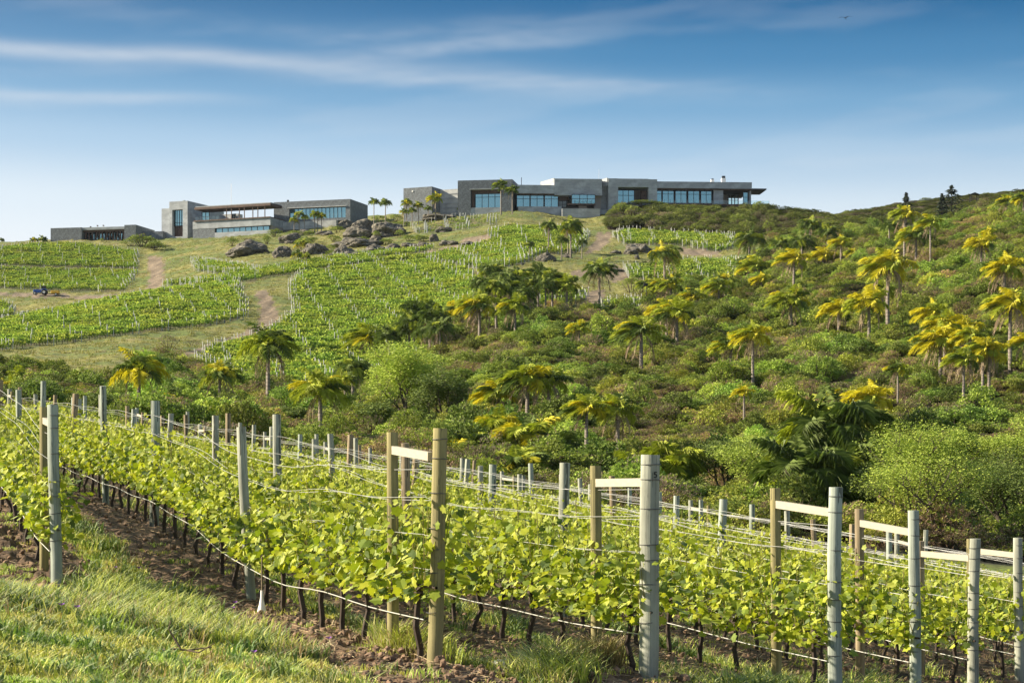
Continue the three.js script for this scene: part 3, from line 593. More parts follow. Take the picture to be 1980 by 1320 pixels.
const postGeo = (h, r0, r1, seg = 10, lean = 0) => { const g = new THREE.CylinderGeometry(r1, r0, h, seg, 4); g.translate(0, h / 2, 0); const p = g.attributes.position, u = g.attributes.uv; for (let i = 0; i < p.count; i++) { const y = p.getY(i); p.setX(i, p.getX(i) + 0.012 * Math.sin(y * 2.1 + r0 * 300) + lean * y); } for (let i = 0; i < u.count; i++) u.setXY(i, u.getX(i) * 0.35, u.getY(i) * 0.35 + h); g.computeVertexNormals(); return g; };
{
  const g1 = postGeo(2.0, 0.062, 0.058, 6), railG = bx(0, 1, -0.035, 0.035, -0.03, 0.03, 0.5);
  // end braces: two posts and a pale rail
  farBraces.sort((a, b) => a[3] - b[3]);
  let n = {};
  farBraces.slice(0, 170).forEach(([x, y, z, d, f, row, side]) => {
    n[f.name] = (n[f.name] ?? 0) + 1;
    const t = thing('trellis_end_brace', (side > 0 ? 'left' : 'right') + ' end brace of the ' + ord((row >> 1) - f.r0 + 1) + ' row up, ' + f.name, 'trellis brace', 'row end braces of the ' + f.name, x - side * 0.9, y - 0.15, z);
    const a = part('end_post', g1, MAT.postPale, t), b = part('brace_post', g1, MAT.postPale, t); b.position.set(side * 1.0, 0.05, 0); a.rotation.z = side * 0.05;
    const rl = part('rail', railG, MAT.rail, t); rl.scale.x = 1.0; rl.position.set(side > 0 ? 0 : -1.0, 1.72, 0.075);
  });
  farPosts.sort((a, b) => a[3] - b[3]);
  const rest = [];
  farPosts.forEach(([x, y, z, d, f, row, at], i) => {
    if (i < 190) { const m = single('vineyard_post', g1, MAT.postPale, 'line post, ' + ord(at) + ' in the ' + ord((row >> 1) - f.r0 + 1) + ' post row up, ' + f.name, 'post', 'line posts of the ' + f.name); m.position.set(x, y - 0.1, z); m.rotation.set(rr(-0.05, 0.05), rr(0, 6), rr(-0.05, 0.05)); m.scale.set(1, rr(0.92, 1.08), 1); }
    else rest.push([M4(x, y - 0.1, z, rr(-0.05, 0.05), rr(0, 6), rr(-0.05, 0.05), 1, rr(0.92, 1.08), 1)]);
  });
  farBraces.slice(170).forEach(([x, y, z, d, f, row, side]) => { rest.push([M4(x - side * 0.9, y - 0.15, z, 0, 0, 0, 1)], [M4(x + side * 0.1, y - 0.1, z, 0, 0, 0, 1)]); });
  instanced('distant_vineyard_posts', g1, MAT.postPale, rest, 'distant line posts scattered through the upper vine blocks', 'posts');
}
console.log('fields');

// where each palm stands
const palmDefs = [];
{
  const defs = palmDefs;
  // [trunk px, crown py, base py, crown width px, tint, distance or 0, crown kind or -1]
  const P = (px, cy, by, w, tint, d = 0, kind = -1, dead = -1) => defs.push({ px, cy, by, w, tint, d, kind, dead });
  // right slope
  P(1536, 507, 600, 52, 0); P(1529, 590, 648, 66, 1); P(1718, 524, 646, 84, 0, 0, 1, 6); P(1706, 566, 628, 50, 0); P(1680, 595, 672, 66, 0); P(1621, 605, 657, 52, 0, 0, -1, 7); P(1592, 500, 516, 42, 0); P(1627, 473, 512, 36, 0); P(1648, 492, 510, 24, 0);
  P(1750, 420, 512, 46, 1); P(1772, 462, 512, 52, 1); P(1799, 436, 518, 40, 1); P(1899, 477, 541, 46, 0, 0, -1, 8); P(1912, 454, 500, 26, 0); P(1943, 525, 590, 62, 0, 0, 0, 8); P(1948, 393, 422, 32, 1); P(1980, 388, 424, 36, 1); P(1955, 597, 724, 78, 0, 0, 1, 8); P(1985, 612, 690, 60, 0);
  P(1819, 668, 750, 78, 0, 0, 0, 6); P(1826, 636, 728, 60, 0); P(1861, 644, 700, 66, 0); P(1901, 682, 780, 56, 0, 0, -1, 8); P(1914, 688, 778, 60, 0, 0, 0, 8); P(1864, 703, 800, 58, 1, 0, 3, 7); P(1876, 658, 748, 56, 0); P(1802, 612, 690, 56, 0); P(1736, 718, 792, 38, 1, 0, -1, 7); P(1613, 763, 800, 24, 0); P(1684, 778, 858, 78, 0, 0, 0, 7); P(1985, 668, 740, 50, 0);
  P(1456, 655, 758, 62, 0, 0, 0, 6); P(1414, 676, 720, 60, 1); P(1439, 762, 834, 34, 0, 0, -1, 3);
  // middle slope
  P(1120, 639, 681, 36, 0, 0, 2, 9); P(1240, 648, 728, 78, 1, 0, 1, 4); P(1021, 742, 818, 84, 1, 0, -1, 5); P(1060, 746, 812, 76, 1, 0, -1, 8); P(962, 772, 806, 78, 0, 0, -1, 5); P(1135, 798, 897, 74, 1, 0, 1, 2); P(1193, 802, 900, 78, 1, 0, -1, 5);
  P(1096, 558, 614, 48, 1, 0, -1, 4); P(1308, 614, 676, 64, 1, 0, -1, 7); P(1288, 606, 668, 56, 0, 0, -1, 8); P(1275, 556, 584, 40, 1); P(1298, 556, 590, 42, 1, 0, -1, 7); P(1390, 560, 592, 48, 1); P(1402, 548, 580, 44, 1); P(1340, 580, 600, 46, 1); P(1250, 552, 576, 30, 1);
  // upper slope among the vines
  P(1061, 439, 486, 32, 2, 0, 4, 3); P(1104, 440, 500, 44, 2, 0, 5, 4); P(1098, 448, 498, 30, 1, 0, 4); P(1086, 466, 502, 26, 2, 0, 4); P(1024, 474, 500, 22, 2, 0, 4); P(1125, 470, 502, 22, 2, 0, 4); P(1159, 528, 605, 66, 2, 0, 4, 5); P(1285, 496, 544, 64, 1, 0, 5, 5); P(1450, 467, 502, 62, 2, 0, 5, 4); P(1447, 518, 542, 54, 1, 0, 4); P(1551, 473, 510, 54, 2, 0, 5); P(1567, 438, 470, 44, 2, 0, 5); P(1510, 474, 500, 38, 2, 0, 4); P(1461, 520, 546, 50, 1); P(1473, 545, 566, 34, 0); P(1600, 452, 480, 40, 2, 0, 4); P(1720, 440, 480, 36, 2, 0, 4);
  // dark palm group
  P(1041, 535, 606, 58, 2, 0, 4, 2); P(1068, 540, 608, 52, 2, 0, 4, 1); P(975, 546, 620, 56, 2, 0, 5, 4); P(1012, 572, 632, 52, 2, 0, 5, 7); P(996, 598, 652, 48, 1, 0, 2, 9); P(1024, 552, 612, 50, 2, 0, 5, 4); P(950, 528, 600, 56, 2, 0, 4, 3); P(960, 562, 640, 60, 2, 0, 5, 5); P(926, 598, 670, 64, 1, 0, -1, 6); P(898, 606, 640, 56, 0, 0, -1, 6); P(946, 572, 640, 52, 2, 0, 5, 4);
  P(1000, 540, 612, 54, 2, 0, 5, 4); P(985, 560, 630, 52, 2, 0, 4, 4); P(932, 552, 628, 50, 2, 0, 5, 3); P(1055, 556, 612, 46, 2, 0, 5, 2); P(840, 618, 690, 66, 2, 0, 5, 3); P(800, 628, 690, 62, 2, 0, 4, 3); P(815, 608, 680, 84, 2, 0, 5, 3); P(830, 650, 700, 66, 2, 0, 5, 5); P(850, 640, 700, 56, 2, 0, 4, 5); P(790, 640, 690, 60, 2, 0, 5, 2); P(712, 662, 690, 72, 1, 0, 3, 5); P(752, 655, 700, 56, 2, 0, 4, 2); P(682, 720, 808, 74, 2, 180, 5, 2); P(667, 738, 832, 46, 1, 175, 4, 2);
  // foot of the left hill
  P(518, 675, 768, 108, 1, 160, 4, 7); P(619, 764, 868, 112, 1, 112, 4, 3); P(268, 724, 792, 100, 0, 132, 4, 2); P(425, 732, 760, 78, 1, 150, 4, 4); P(38, 735, 772, 56, 1, 0, 4, 2); P(8, 752, 784, 44, 1, 0, 4); P(120, 776, 800, 60, 1, 0, 5); P(318, 775, 800, 46, 1, 0, 4);
  // big low palms in the gully
  P(1612, 835, 1010, 215, 2, 88, 6, 2); P(1556, 915, 1060, 210, 2, 82, 6, 3); P(1690, 912, 1060, 180, 2, 84, 6, 2); P(1018, 850, 930, 130, 1, 100, 6, 3); P(905, 868, 930, 110, 1, 104, 6, 2); P(965, 830, 905, 96, 1, 112, 5, 3); P(1080, 866, 940, 100, 2, 98, 6); P(1300, 896, 975, 120, 1, 92, 6, 2); P(1235, 905, 970, 100, 1, 90, 6, 2); P(1000, 905, 975, 120, 1, 88, 6, 1);
  // beside the buildings
  P(568, 424, 446, 18, 1, 612, 4); P(578, 413, 446, 20, 1, 612, 4); P(589, 419, 447, 16, 1, 612, 4); P(608, 413, 446, 20, 1, 612, 4); P(614, 415, 446, 18, 1, 612, 4); P(621, 416, 445, 18, 1, 612, 4); P(723, 389, 458, 22, 2, 0, 4, 0); P(745, 391, 430, 24, 2, 590, 4, 1); P(786, 391, 424, 22, 1, 588, 4); P(809, 396, 420, 20, 1, 588, 4); P(842, 382, 406, 26, 1, 585, 0); P(781, 408, 424, 18, 1, 584, 4); P(797, 406, 424, 18, 2, 586, 4); P(828, 402, 412, 16, 2, 585, 4); P(969, 357, 404, 26, 2, 580, 0, 1); P(991, 366, 408, 22, 2, 578, 0); P(64, 465, 472, 16, 1, 640, 4); P(82, 462, 472, 20, 2, 640, 4); P(2, 463, 476, 12, 2, 650, 4); P(581, 474, 490, 28, 1, 0, 4, 3); P(575, 494, 512, 24, 1, 0, 4, 3); P(592, 496, 514, 18, 1, 0, 4, 3);
  for (const f of defs) f.q = f.d ? onGround(f.px, f.d) : ground(f.px, f.by, 90);
}
const PALMS_AT = palmDefs.map((f) => [f.q.x, f.q.d]);
// ---------------------------------------------------------------- scrub on the slope
const shrubGeos = [];
{
  for (let v = 0; v < 8; v++) {
    const t = new Tris(), r = rng(400 + v), lobes = [], twiggy = v % 4 === 3;
    const nl = 9 + (v % 3) * 2;
    for (let i = 0; i < nl; i++) { const q = Math.sqrt((i + 0.3) / nl), a = i * 2.399 + rr(-0.3, 0.3, r); lobes.push([Math.cos(a) * q * 0.72, 0.22 + 0.62 * Math.sqrt(Math.max(0, 1 - q * q)) + rr(-0.08, 0.1, r), Math.sin(a) * q * 0.72, rr(0.19, 0.30, r), r()]); }
    for (const [lx, ly, lz, lr, tone] of lobes) {
      t.tube([[lx * 0.15, -0.15, lz * 0.15], [lx * 0.6, ly * 0.5, lz * 0.6], [lx, ly, lz]], 0.028, 0.012, 3, [0.12, 0.09, 0.065]);
      const browned = twiggy ? 0.78 : tone > 0.86 ? 0.5 : 0.04;
      for (let i = 0; i < 46; i++) {
        const a = rr(0, 6.28, r), cy = rr(-0.35, 1, r), sy = Math.sqrt(1 - cy * cy), q = lr * rr(0.7, 1.1, r);
        const nx = Math.cos(a) * sy, ny = cy, nz = Math.sin(a) * sy, x = lx + nx * q, y = ly + ny * q * 0.9, z = lz + nz * q, s = rr(0.035, 0.065, r);
        const g = r() * 0.6 + tone * 0.4, brown = r() < browned, c = brown ? mix3([0.20, 0.155, 0.115], [0.36, 0.285, 0.20], r()) : mix3([0.12, 0.18, 0.03], [0.42, 0.50, 0.09], g);
        for (let k = 0; k < 3; k++) { // a rosette of three leaves
          const b = k * 2.1 + rr(-0.5, 0.5, r); let dx = Math.cos(b) * 0.8 + nx * 0.5, dy = rr(0.1, 0.8, r) + ny * 0.3, dz = Math.sin(b) * 0.8 + nz * 0.5; const dl = Math.hypot(dx, dy, dz) || 1; dx /= dl; dy /= dl; dz /= dl;
          const tx = -Math.sin(b) * s * 0.62, tz = Math.cos(b) * s * 0.62, m = brown ? 0.4 : 1;
          t.quad([x, y, z], [x + dx * s + tx * m, y + dy * s, z + dz * s + tz * m], [x + dx * s * 2, y + dy * s * 1.8, z + dz * s * 2], [x + dx * s - tx * m, y + dy * s, z + dz * s - tz * m], c);
        }
      }
    }
    shrubGeos.push(t.geo());
  }
  const r = rng(91), all = [];
  for (let d = 68; d < 800;) {
    const step = d > 600 ? 3.6 : mix(1.12, 1.8, sm(d, 80, 420));
    for (let x = -0.36 * d; x < 0.33 * d; x += step) {
      const X = x + rr(-0.6, 0.6, r) * step, D = d + rr(-0.5, 0.5, r) * step, px = CX + F * X / D, py = pyOf(X, D);
      if ((D > 620 && px < 1560) || D < edgeD(px) + 4 || !inScrub(px + 8 * n2(X / 5, D / 5), py, D) || inTrack(px, py, D)) continue;
      const dens = fbm(X / 14 + 20, D / 14, 3); if (r() > 0.93 + dens * 0.4) continue;
      if (PALMS_AT.some(([a, b]) => Math.abs(a - X) < 1.3 && D - b > -4.0 && D - b < 0.8)) continue;
      all.push([X, H(X, D), D, px, py]);
    }
    d += step;
  }
  const lists = shrubGeos.map(() => []), near = [];
  for (const [x, y, d, px, py] of all) {
    const a = fbm(x / 22, d / 22, 3), b = n2(x / 6 + 50, d / 6), top = d > 470;
    let v = (r() * 8) | 0; if (fbm(x / 16 + 70, d / 9, 3) > 0.06 && r() < 0.8) v = (v & 4) | 3; if (v % 4 === 3 && a > 0.1) v ^= 1;
    const s = (0.78 + 0.8 * r() ** 2 + 0.45 * sm(a, 0, 0.5)) * (top ? 1.35 : 1) * mix(0.95, 1.3, sm(d, 90, 300)), hgt = s * (r() < 0.16 ? rr(1.0, 1.5, r) : rr(0.55, 1.0, r)) * (1 + 0.3 * sm(b, 0.1, 0.7)) * (d > 430 && px > 1500 ? 0.6 : 1) * (d > 480 && py < 412 ? 0.5 : 1);
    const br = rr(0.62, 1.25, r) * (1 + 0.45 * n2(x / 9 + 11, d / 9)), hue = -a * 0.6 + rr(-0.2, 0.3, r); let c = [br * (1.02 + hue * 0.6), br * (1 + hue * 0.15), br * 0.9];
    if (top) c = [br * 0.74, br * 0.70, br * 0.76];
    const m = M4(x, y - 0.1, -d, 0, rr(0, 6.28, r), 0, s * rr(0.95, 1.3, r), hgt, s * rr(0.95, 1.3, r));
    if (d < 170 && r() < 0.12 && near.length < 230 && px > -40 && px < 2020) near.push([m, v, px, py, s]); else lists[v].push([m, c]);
  }
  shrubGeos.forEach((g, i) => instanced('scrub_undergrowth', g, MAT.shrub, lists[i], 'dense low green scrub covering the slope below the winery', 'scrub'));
  near.sort((a, b) => a[2] - b[2]); const seen = {};
  for (const [m, v, px, py, s] of near) {
    const where = px < 480 ? 'in scrub behind the left vines' : px < 960 ? 'in scrub below the central vine block' : px < 1420 ? 'in scrub on the slope behind post 5' : 'in scrub on the right slope';
    const look = v % 4 === 3 ? 'twiggy brown shrub' : s > 1.15 ? 'large green shrub' : 'small green shrub', nth = seen[look + where] = (seen[look + where] ?? 0) + 1;
    const o = single('shrub', shrubGeos[v], MAT.shrub, look + ', ' + ord(nth) + ' from left ' + where, 'shrub', 'shrubs ' + where);
    m.decompose(o.position, o.quaternion, o.scale);
  }
  console.log('scrub', all.length, 'single shrubs', near.length);
  // bushes that stand out
  const big = [
    [275, 478, 62, 26, 1, 'dark round bush mass below the concrete tower'], [255, 476, 40, 18, 0, 'low bush left of the dark bush mass by the tower'], [300, 484, 44, 18, 5, 'shaded bush on the bank right of the vine block corner'],
    [985, 407, 36, 26, 4, 'round dark bush in front of the stone hall corner'], [325, 680, 44, 36, 3, 'brown bush on the bare bank above the golden palm'], [320, 690, 30, 18, 0, 'bright low bush below the brown bank bush'], [372, 668, 40, 14, 3, 'low brown bush beside the pale track'],
    [530, 458, 34, 16, 0, 'green bush on top of the slab rock'], [695, 428, 34, 24, 3, 'reddish brown bush at the corner of the stone wing'], [735, 432, 40, 16, 0, 'green bush on top of the layered outcrop'], [640, 486, 22, 14, 0, 'small round bush sitting on the squat boulder'], [765, 428, 30, 14, 4, 'dark bush at the right end of the outcrop top'],
    [480, 470, 40, 12, 3, 'dry bush along the top of the slanting slab'], [590, 480, 40, 22, 4, 'dark bush among the boulders of the outcrop'], [820, 410, 40, 14, 0, 'green bush at the foot of the pale banded wall'], [1060, 486, 30, 10, 3, 'brown grass bush above the brown topped boulder'],
    [1220, 566, 44, 32, 0, 'bright grassy mound bush beside the track fork'], [1240, 574, 36, 30, 4, 'dark bush at the shaded side of the grassy mound'], [110, 472, 10, 7, 0, 'tiny bush against the stone lodge wall'], [196, 468, 10, 8, 0, 'tiny bush in front of the timber columns'], [1245, 402, 90, 14, 5, 'dark leafy bush mass under the portal'], [1205, 416, 50, 24, 1, 'dark bush at the foot of the tall portal wall'],
  ];
  { const rb = rng(12); let i = 1, nb = 0; for (const [px, py] of [[450, 478], [500, 486], [515, 470], [555, 490], [585, 500], [605, 470], [622, 480], [648, 470], [672, 476], [684, 452], [700, 470], [712, 446], [728, 462], [746, 470], [758, 446], [776, 458], [790, 468], [812, 470], [640, 500], [570, 455], [600, 458], [655, 452], [780, 440], [870, 414], [900, 416], [930, 414], [840, 420]].sort((a, b) => a[0] - b[0])) big.push([px + rr(-4, 4, rb), py + rr(-3, 3, rb), rr(18, 38, rb), rr(10, 18, rb), [0, 1, 4, 5, 3][i++ % 5], 'low bush, ' + ord(++nb) + ' from left of those between the boulders of the outcrop']); }
  for (const [px, py, w, h, v, label] of big) { const q = ground(px, py, 130); const o = single('bush', shrubGeos[v], MAT.shrub, label, 'bush', 'bushes that stand out on the hill'); o.position.set(q.x, q.y - 0.1, q.z); o.scale.set(w * q.k / 1.7, h * q.k / 1.1, w * q.k / 1.7); o.rotation.y = px; }
}

// ---------------------------------------------------------------- palms
function frondGeo(r, az, el, L, droop, wind, dense, dead) {
  const t = new Tris(), n = 10, P = [[0, 0, 0]], D = []; let dir = new THREE.Vector3(Math.cos(az) * Math.cos(el), Math.sin(el), Math.sin(az) * Math.cos(el)), p = new THREE.Vector3();
  for (let i = 0; i < n; i++) {
    D.push(dir.clone()); p.addScaledVector(dir, L / n); P.push([p.x, p.y, p.z]);
    const q = (i + 1) / n; dir.y -= droop * (0.10 + 0.30 * q) ; dir.x -= wind * (0.06 + 0.16 * q); dir.normalize();
  }
  D.push(dir.clone());
  const white = [1, 1, 1];
  t.tube(P, 0.035 * L / 2.4, 0.008, 3, dead ? white : [0.8, 0.85, 0.8]);
  const m = dead ? 16 : dense;
  for (let i = 1; i <= m; i++) {
    const q = 0.12 + 0.88 * i / m, f = q * n, k = Math.min(n - 1, f | 0), a = f - k;
    const b = new THREE.Vector3(mix(P[k][0], P[k + 1][0], a), mix(P[k][1], P[k + 1][1], a), mix(P[k][2], P[k + 1][2], a)), dd = D[k];
    const side = new THREE.Vector3().crossVectors(dd, new THREE.Vector3(0, 1, 0)); if (side.lengthSq() < 0.01) side.set(Math.sin(az), 0, -Math.cos(az)); side.normalize(); const up = new THREE.Vector3().crossVectors(side, dd).normalize();
    const len = (dead ? 0.16 : 0.30) * L * (0.35 + 0.9 * Math.sin(Math.PI * Math.min(1, 0.12 + q * 0.82))) * rr(0.8, 1.15, r);
    for (const s of [-1, 1]) {
      const v = new THREE.Vector3().addScaledVector(side, s * rr(0.55, 0.9, r)).addScaledVector(dd, rr(0.35, 0.75, r)).addScaledVector(up, rr(-0.25, 0.55, r)); v.x -= wind * 0.28; v.y -= dead ? 0.7 : 0.3; v.normalize();
      const mid = b.clone().addScaledVector(v, len * 0.5), tip = b.clone().addScaledVector(v, len); tip.y -= len * (dead ? 0.3 : rr(0.12, 0.4, r)); tip.x -= wind * len * 0.2;
      const w = new THREE.Vector3().crossVectors(v, new THREE.Vector3(rr(-0.5, 0.5, r), 1, rr(-0.5, 0.5, r))).normalize().multiplyScalar((dead ? 0.014 : 0.0185) * L / 2.4 * (60 / (dense + 26)));
      const c = rr(0.75, 1.15, r), col = [c, c, c];
      t.quad([b.x, b.y, b.z], [mid.x + w.x, mid.y + w.y, mid.z + w.z], [tip.x, tip.y, tip.z], [mid.x - w.x, mid.y - w.y, mid.z - w.z], col);
    }
  }
  return t.geo();
}
{
  for (const m of [...MAT.frond, MAT.deadFrond]) m.vertexColors = true;
  const crowns = [];
  const kinds = [[17, 0.9, 0.72, 46], [16, 1.15, 0.72, 46], [19, 0.7, 0.66, 46], [14, 1.3, 0.62, 44], [19, 0.25, 0.8, 46], [21, 0.4, 0.88, 48], [34, 0.25, 0.85, 90]];   // fronds, wind, droop, leaflets
  kinds.forEach(([nf, wind, droop, dense], v) => {
    const r = rng(900 + v), fr = [], dead = [];
    for (let i = 0; i < nf; i++) { const q = i / nf, az = i * 2.399 + rr(-0.2, 0.2, r), el = mix(1.25, 0.15, q) + rr(-0.12, 0.12, r); fr.push(frondGeo(r, az, el, rr(2.1, 2.7, r) * (q < 0.15 ? 0.8 : 1), droop * rr(0.85, 1.15, r) * (0.8 + 0.4 * q), wind * rr(0.8, 1.2, r), dense, false)); }
    for (let i = 0; i < 9; i++) dead.push(frondGeo(r, i * 2.399 + 2.2, rr(-0.4, 0.05, r), rr(1.9, 2.8, r), 1.9, wind * 0.55, 16, true));
    crowns.push({ fr, dead });
  });
  const trunks = [0, 1, 2].map((v) => { const g = new THREE.CylinderGeometry(0.125, 0.17, 1, 9, 8), p = g.attributes.position; g.translate(0, 0.5, 0); for (let i = 0; i < p.count; i++) { const y = p.getY(i); p.setX(i, p.getX(i) * (1 + 0.35 * sm(y, 0.15, 0)) + [0, 0.12, -0.10][v] * y * (1 - y) * 2); } g.computeVertexNormals(); const u = g.attributes.uv; for (let i = 0; i < u.count; i++) u.setXY(i, u.getX(i), u.getY(i) * 1.2); return g; });
  const tints = ['golden yellow', 'yellow-green', 'dark green'];
  const zone = (px, py, d) => d > 560 ? 'beside the winery buildings' : py < 560 && px > 940 && px < 1480 ? 'on the upper slope among the vine blocks' : px >= 1480 && py < 560 ? 'high on the right hill' : px >= 1420 ? 'on the right slope' : px >= 940 ? 'on the middle slope behind post 5' : px > 640 ? 'in the dark palm group right of the central vines' : 'at the foot of the left hill';
  let serial = 0; const defs = palmDefs;
  const count = {};
  defs.sort((a, b) => a.px - b.px);
  for (const f of defs) { const q = f.q; f.zone = zone(f.px, f.cy, q.d); f.key = f.tint + f.zone; count[f.key] = (count[f.key] ?? 0) + 1; }
  const at = {};
  for (const f of defs) {
    const { q } = f, i = serial++, r = rng(3000 + i);
    at[f.key] = (at[f.key] ?? 0) + 1;
    const label = tints[f.tint] + ' palm, ' + (count[f.key] > 1 ? ord(at[f.key]) + ' from left, ' : 'the only one ') + f.zone;
    const t = thing('palm_tree', label, 'palm tree', 'palms ' + f.zone, q.x, q.y, q.z);
    const kind = f.kind >= 0 ? f.kind : f.tint === 2 ? 4 + (i % 2) : i % 4;
    const s = Math.max(0.3, f.w * q.k / (kind < 4 ? 3.25 : 4.0)), top = Math.max(0.7 * s, (Y0 - f.cy) * q.k - q.y - 0.32 * s + (q.d < 560 && kind < 6 ? 0.5 * s : 0)), c = crowns[kind];
    const tr = part('trunk', trunks[i % 3], MAT.palmTrunk, t); const tw = clamp(s * 1.05, 0.55, 1.5); tr.scale.set(tw, top + 0.3, tw); tr.position.y = -0.25;
    const spin = kind < 4 ? 0 : rr(0, 6.28, r), sq = rr(0.92, 1.08, r), jig = rr(-0.25, 0.25, r);
    for (const g of c.fr) { const pick = r(), m = part('frond', g, MAT.frond[f.tint === 0 ? (pick < 0.6 ? 0 : pick < 0.92 ? 1 : 2) : f.tint === 1 ? (pick < 0.18 ? 0 : pick < 0.7 ? 1 : 2) : pick < 0.82 ? 2 : 1], t); m.position.y = top; m.scale.set(s, s * sq, s); m.rotation.set(0, spin + (kind < 4 ? jig : 0), rr(-0.06, 0.06, r)); }
    const nd = f.dead >= 0 ? f.dead : f.tint < 2 ? 2 + (i % 4) : i % 3;
    for (let k = 0; k < nd; k++) { const m = part('dead_frond', c.dead[(k + i) % 9], MAT.deadFrond, t, 'withered hanging frond'); m.position.y = top - 0.1 * s; const ds = Math.min(s * 1.15, top / 2.0); m.scale.set(ds, ds, ds); m.rotation.y = spin + rr(-0.3, 0.3, r); }
  }
  console.log('palms', defs.length);
}

// ---------------------------------------------------------------- trees
function leafTree(seed, spread, height, colA, colB, leafSize, count, flat = 0.8) { // trunk and limbs, crown of small leaves at the twig ends
  const r = rng(seed), wood = new Tris(), crown = new Tris(), tips = [], bark = [0.085, 0.068, 0.052];
  const grow = (p, dir, len, rad, depth) => {
    const pts = [p]; let d = dir.clone(), c = new THREE.Vector3(...p);
    for (let i = 0; i < 4; i++) { d.x += rr(-0.22, 0.22, r); d.y += rr(-0.1, 0.16, r); d.z += rr(-0.22, 0.22, r); d.normalize(); c = c.clone().addScaledVector(d, len / 4); pts.push([c.x, c.y, c.z]); }
    wood.tube(pts, rad, rad * 0.6, depth > 2 ? 3 : 5, bark);
    if (depth >= 4) { tips.push([c, d.clone()]); return; }
    if (depth >= 2) tips.push([new THREE.Vector3(...pts[2]), d.clone()]);
    const n = depth === 0 ? 5 : 3;
    for (let i = 0; i < n; i++) { const a = i / n * 6.28 + rr(-0.5, 0.5, r), o = new THREE.Vector3(Math.cos(a), rr(0.0, 0.75, r) * flat, Math.sin(a)); grow(pts[depth === 0 ? 2 + (i % 3) : 4 - (i % 2)], d.clone().multiplyScalar(0.55).add(o.multiplyScalar(0.75)).normalize(), len * rr(0.6, 0.8, r), rad * 0.55, depth + 1); }
  };
  grow([0, -0.3, 0], new THREE.Vector3(0.08, 1, 0.05), 1.3, 0.13, 0);
  // fit to the wanted size
  let mx = 0.1, my = 0.1; for (const [c] of tips) { mx = Math.max(mx, Math.hypot(c.x, c.z)); my = Math.max(my, c.y); }
  const sx = spread / 2 / mx, sy = height / my; for (let i = 0; i < wood.p.length; i += 3) { wood.p[i] *= sx; wood.p[i + 1] *= sy; wood.p[i + 2] *= sx; }
  for (let i = 0; i < count; i++) {
    const [c, d] = tips[(r() * tips.length) | 0], q = 0.16 * spread * 0.5, x = c.x * sx + rr(-1, 1, r) * q + d.x * 0.2, y = c.y * sy + rr(-1, 1, r) * q * 0.7 + 0.1, z = c.z * sx + rr(-1, 1, r) * q, s = leafSize * rr(0.6, 1.3, r);
    const a = rr(0, 6.28, r), b = rr(-0.9, 0.9, r), u = [Math.cos(a) * s, Math.sin(b) * s * 0.6, Math.sin(a) * s], w = [-Math.sin(a) * s * 0.42, Math.cos(b) * s * 0.3, Math.cos(a) * s * 0.42], g = r();
    crown.quad([x - u[0], y - u[1], z - u[2]], [x + w[0], y + w[1], z + w[2]], [x + u[0], y + u[1], z + u[2]], [x - w[0], y - w[1], z - w[2]], mix3(colA, colB, g * g));
  }
  return [wood.geo(), crown.geo()];
}
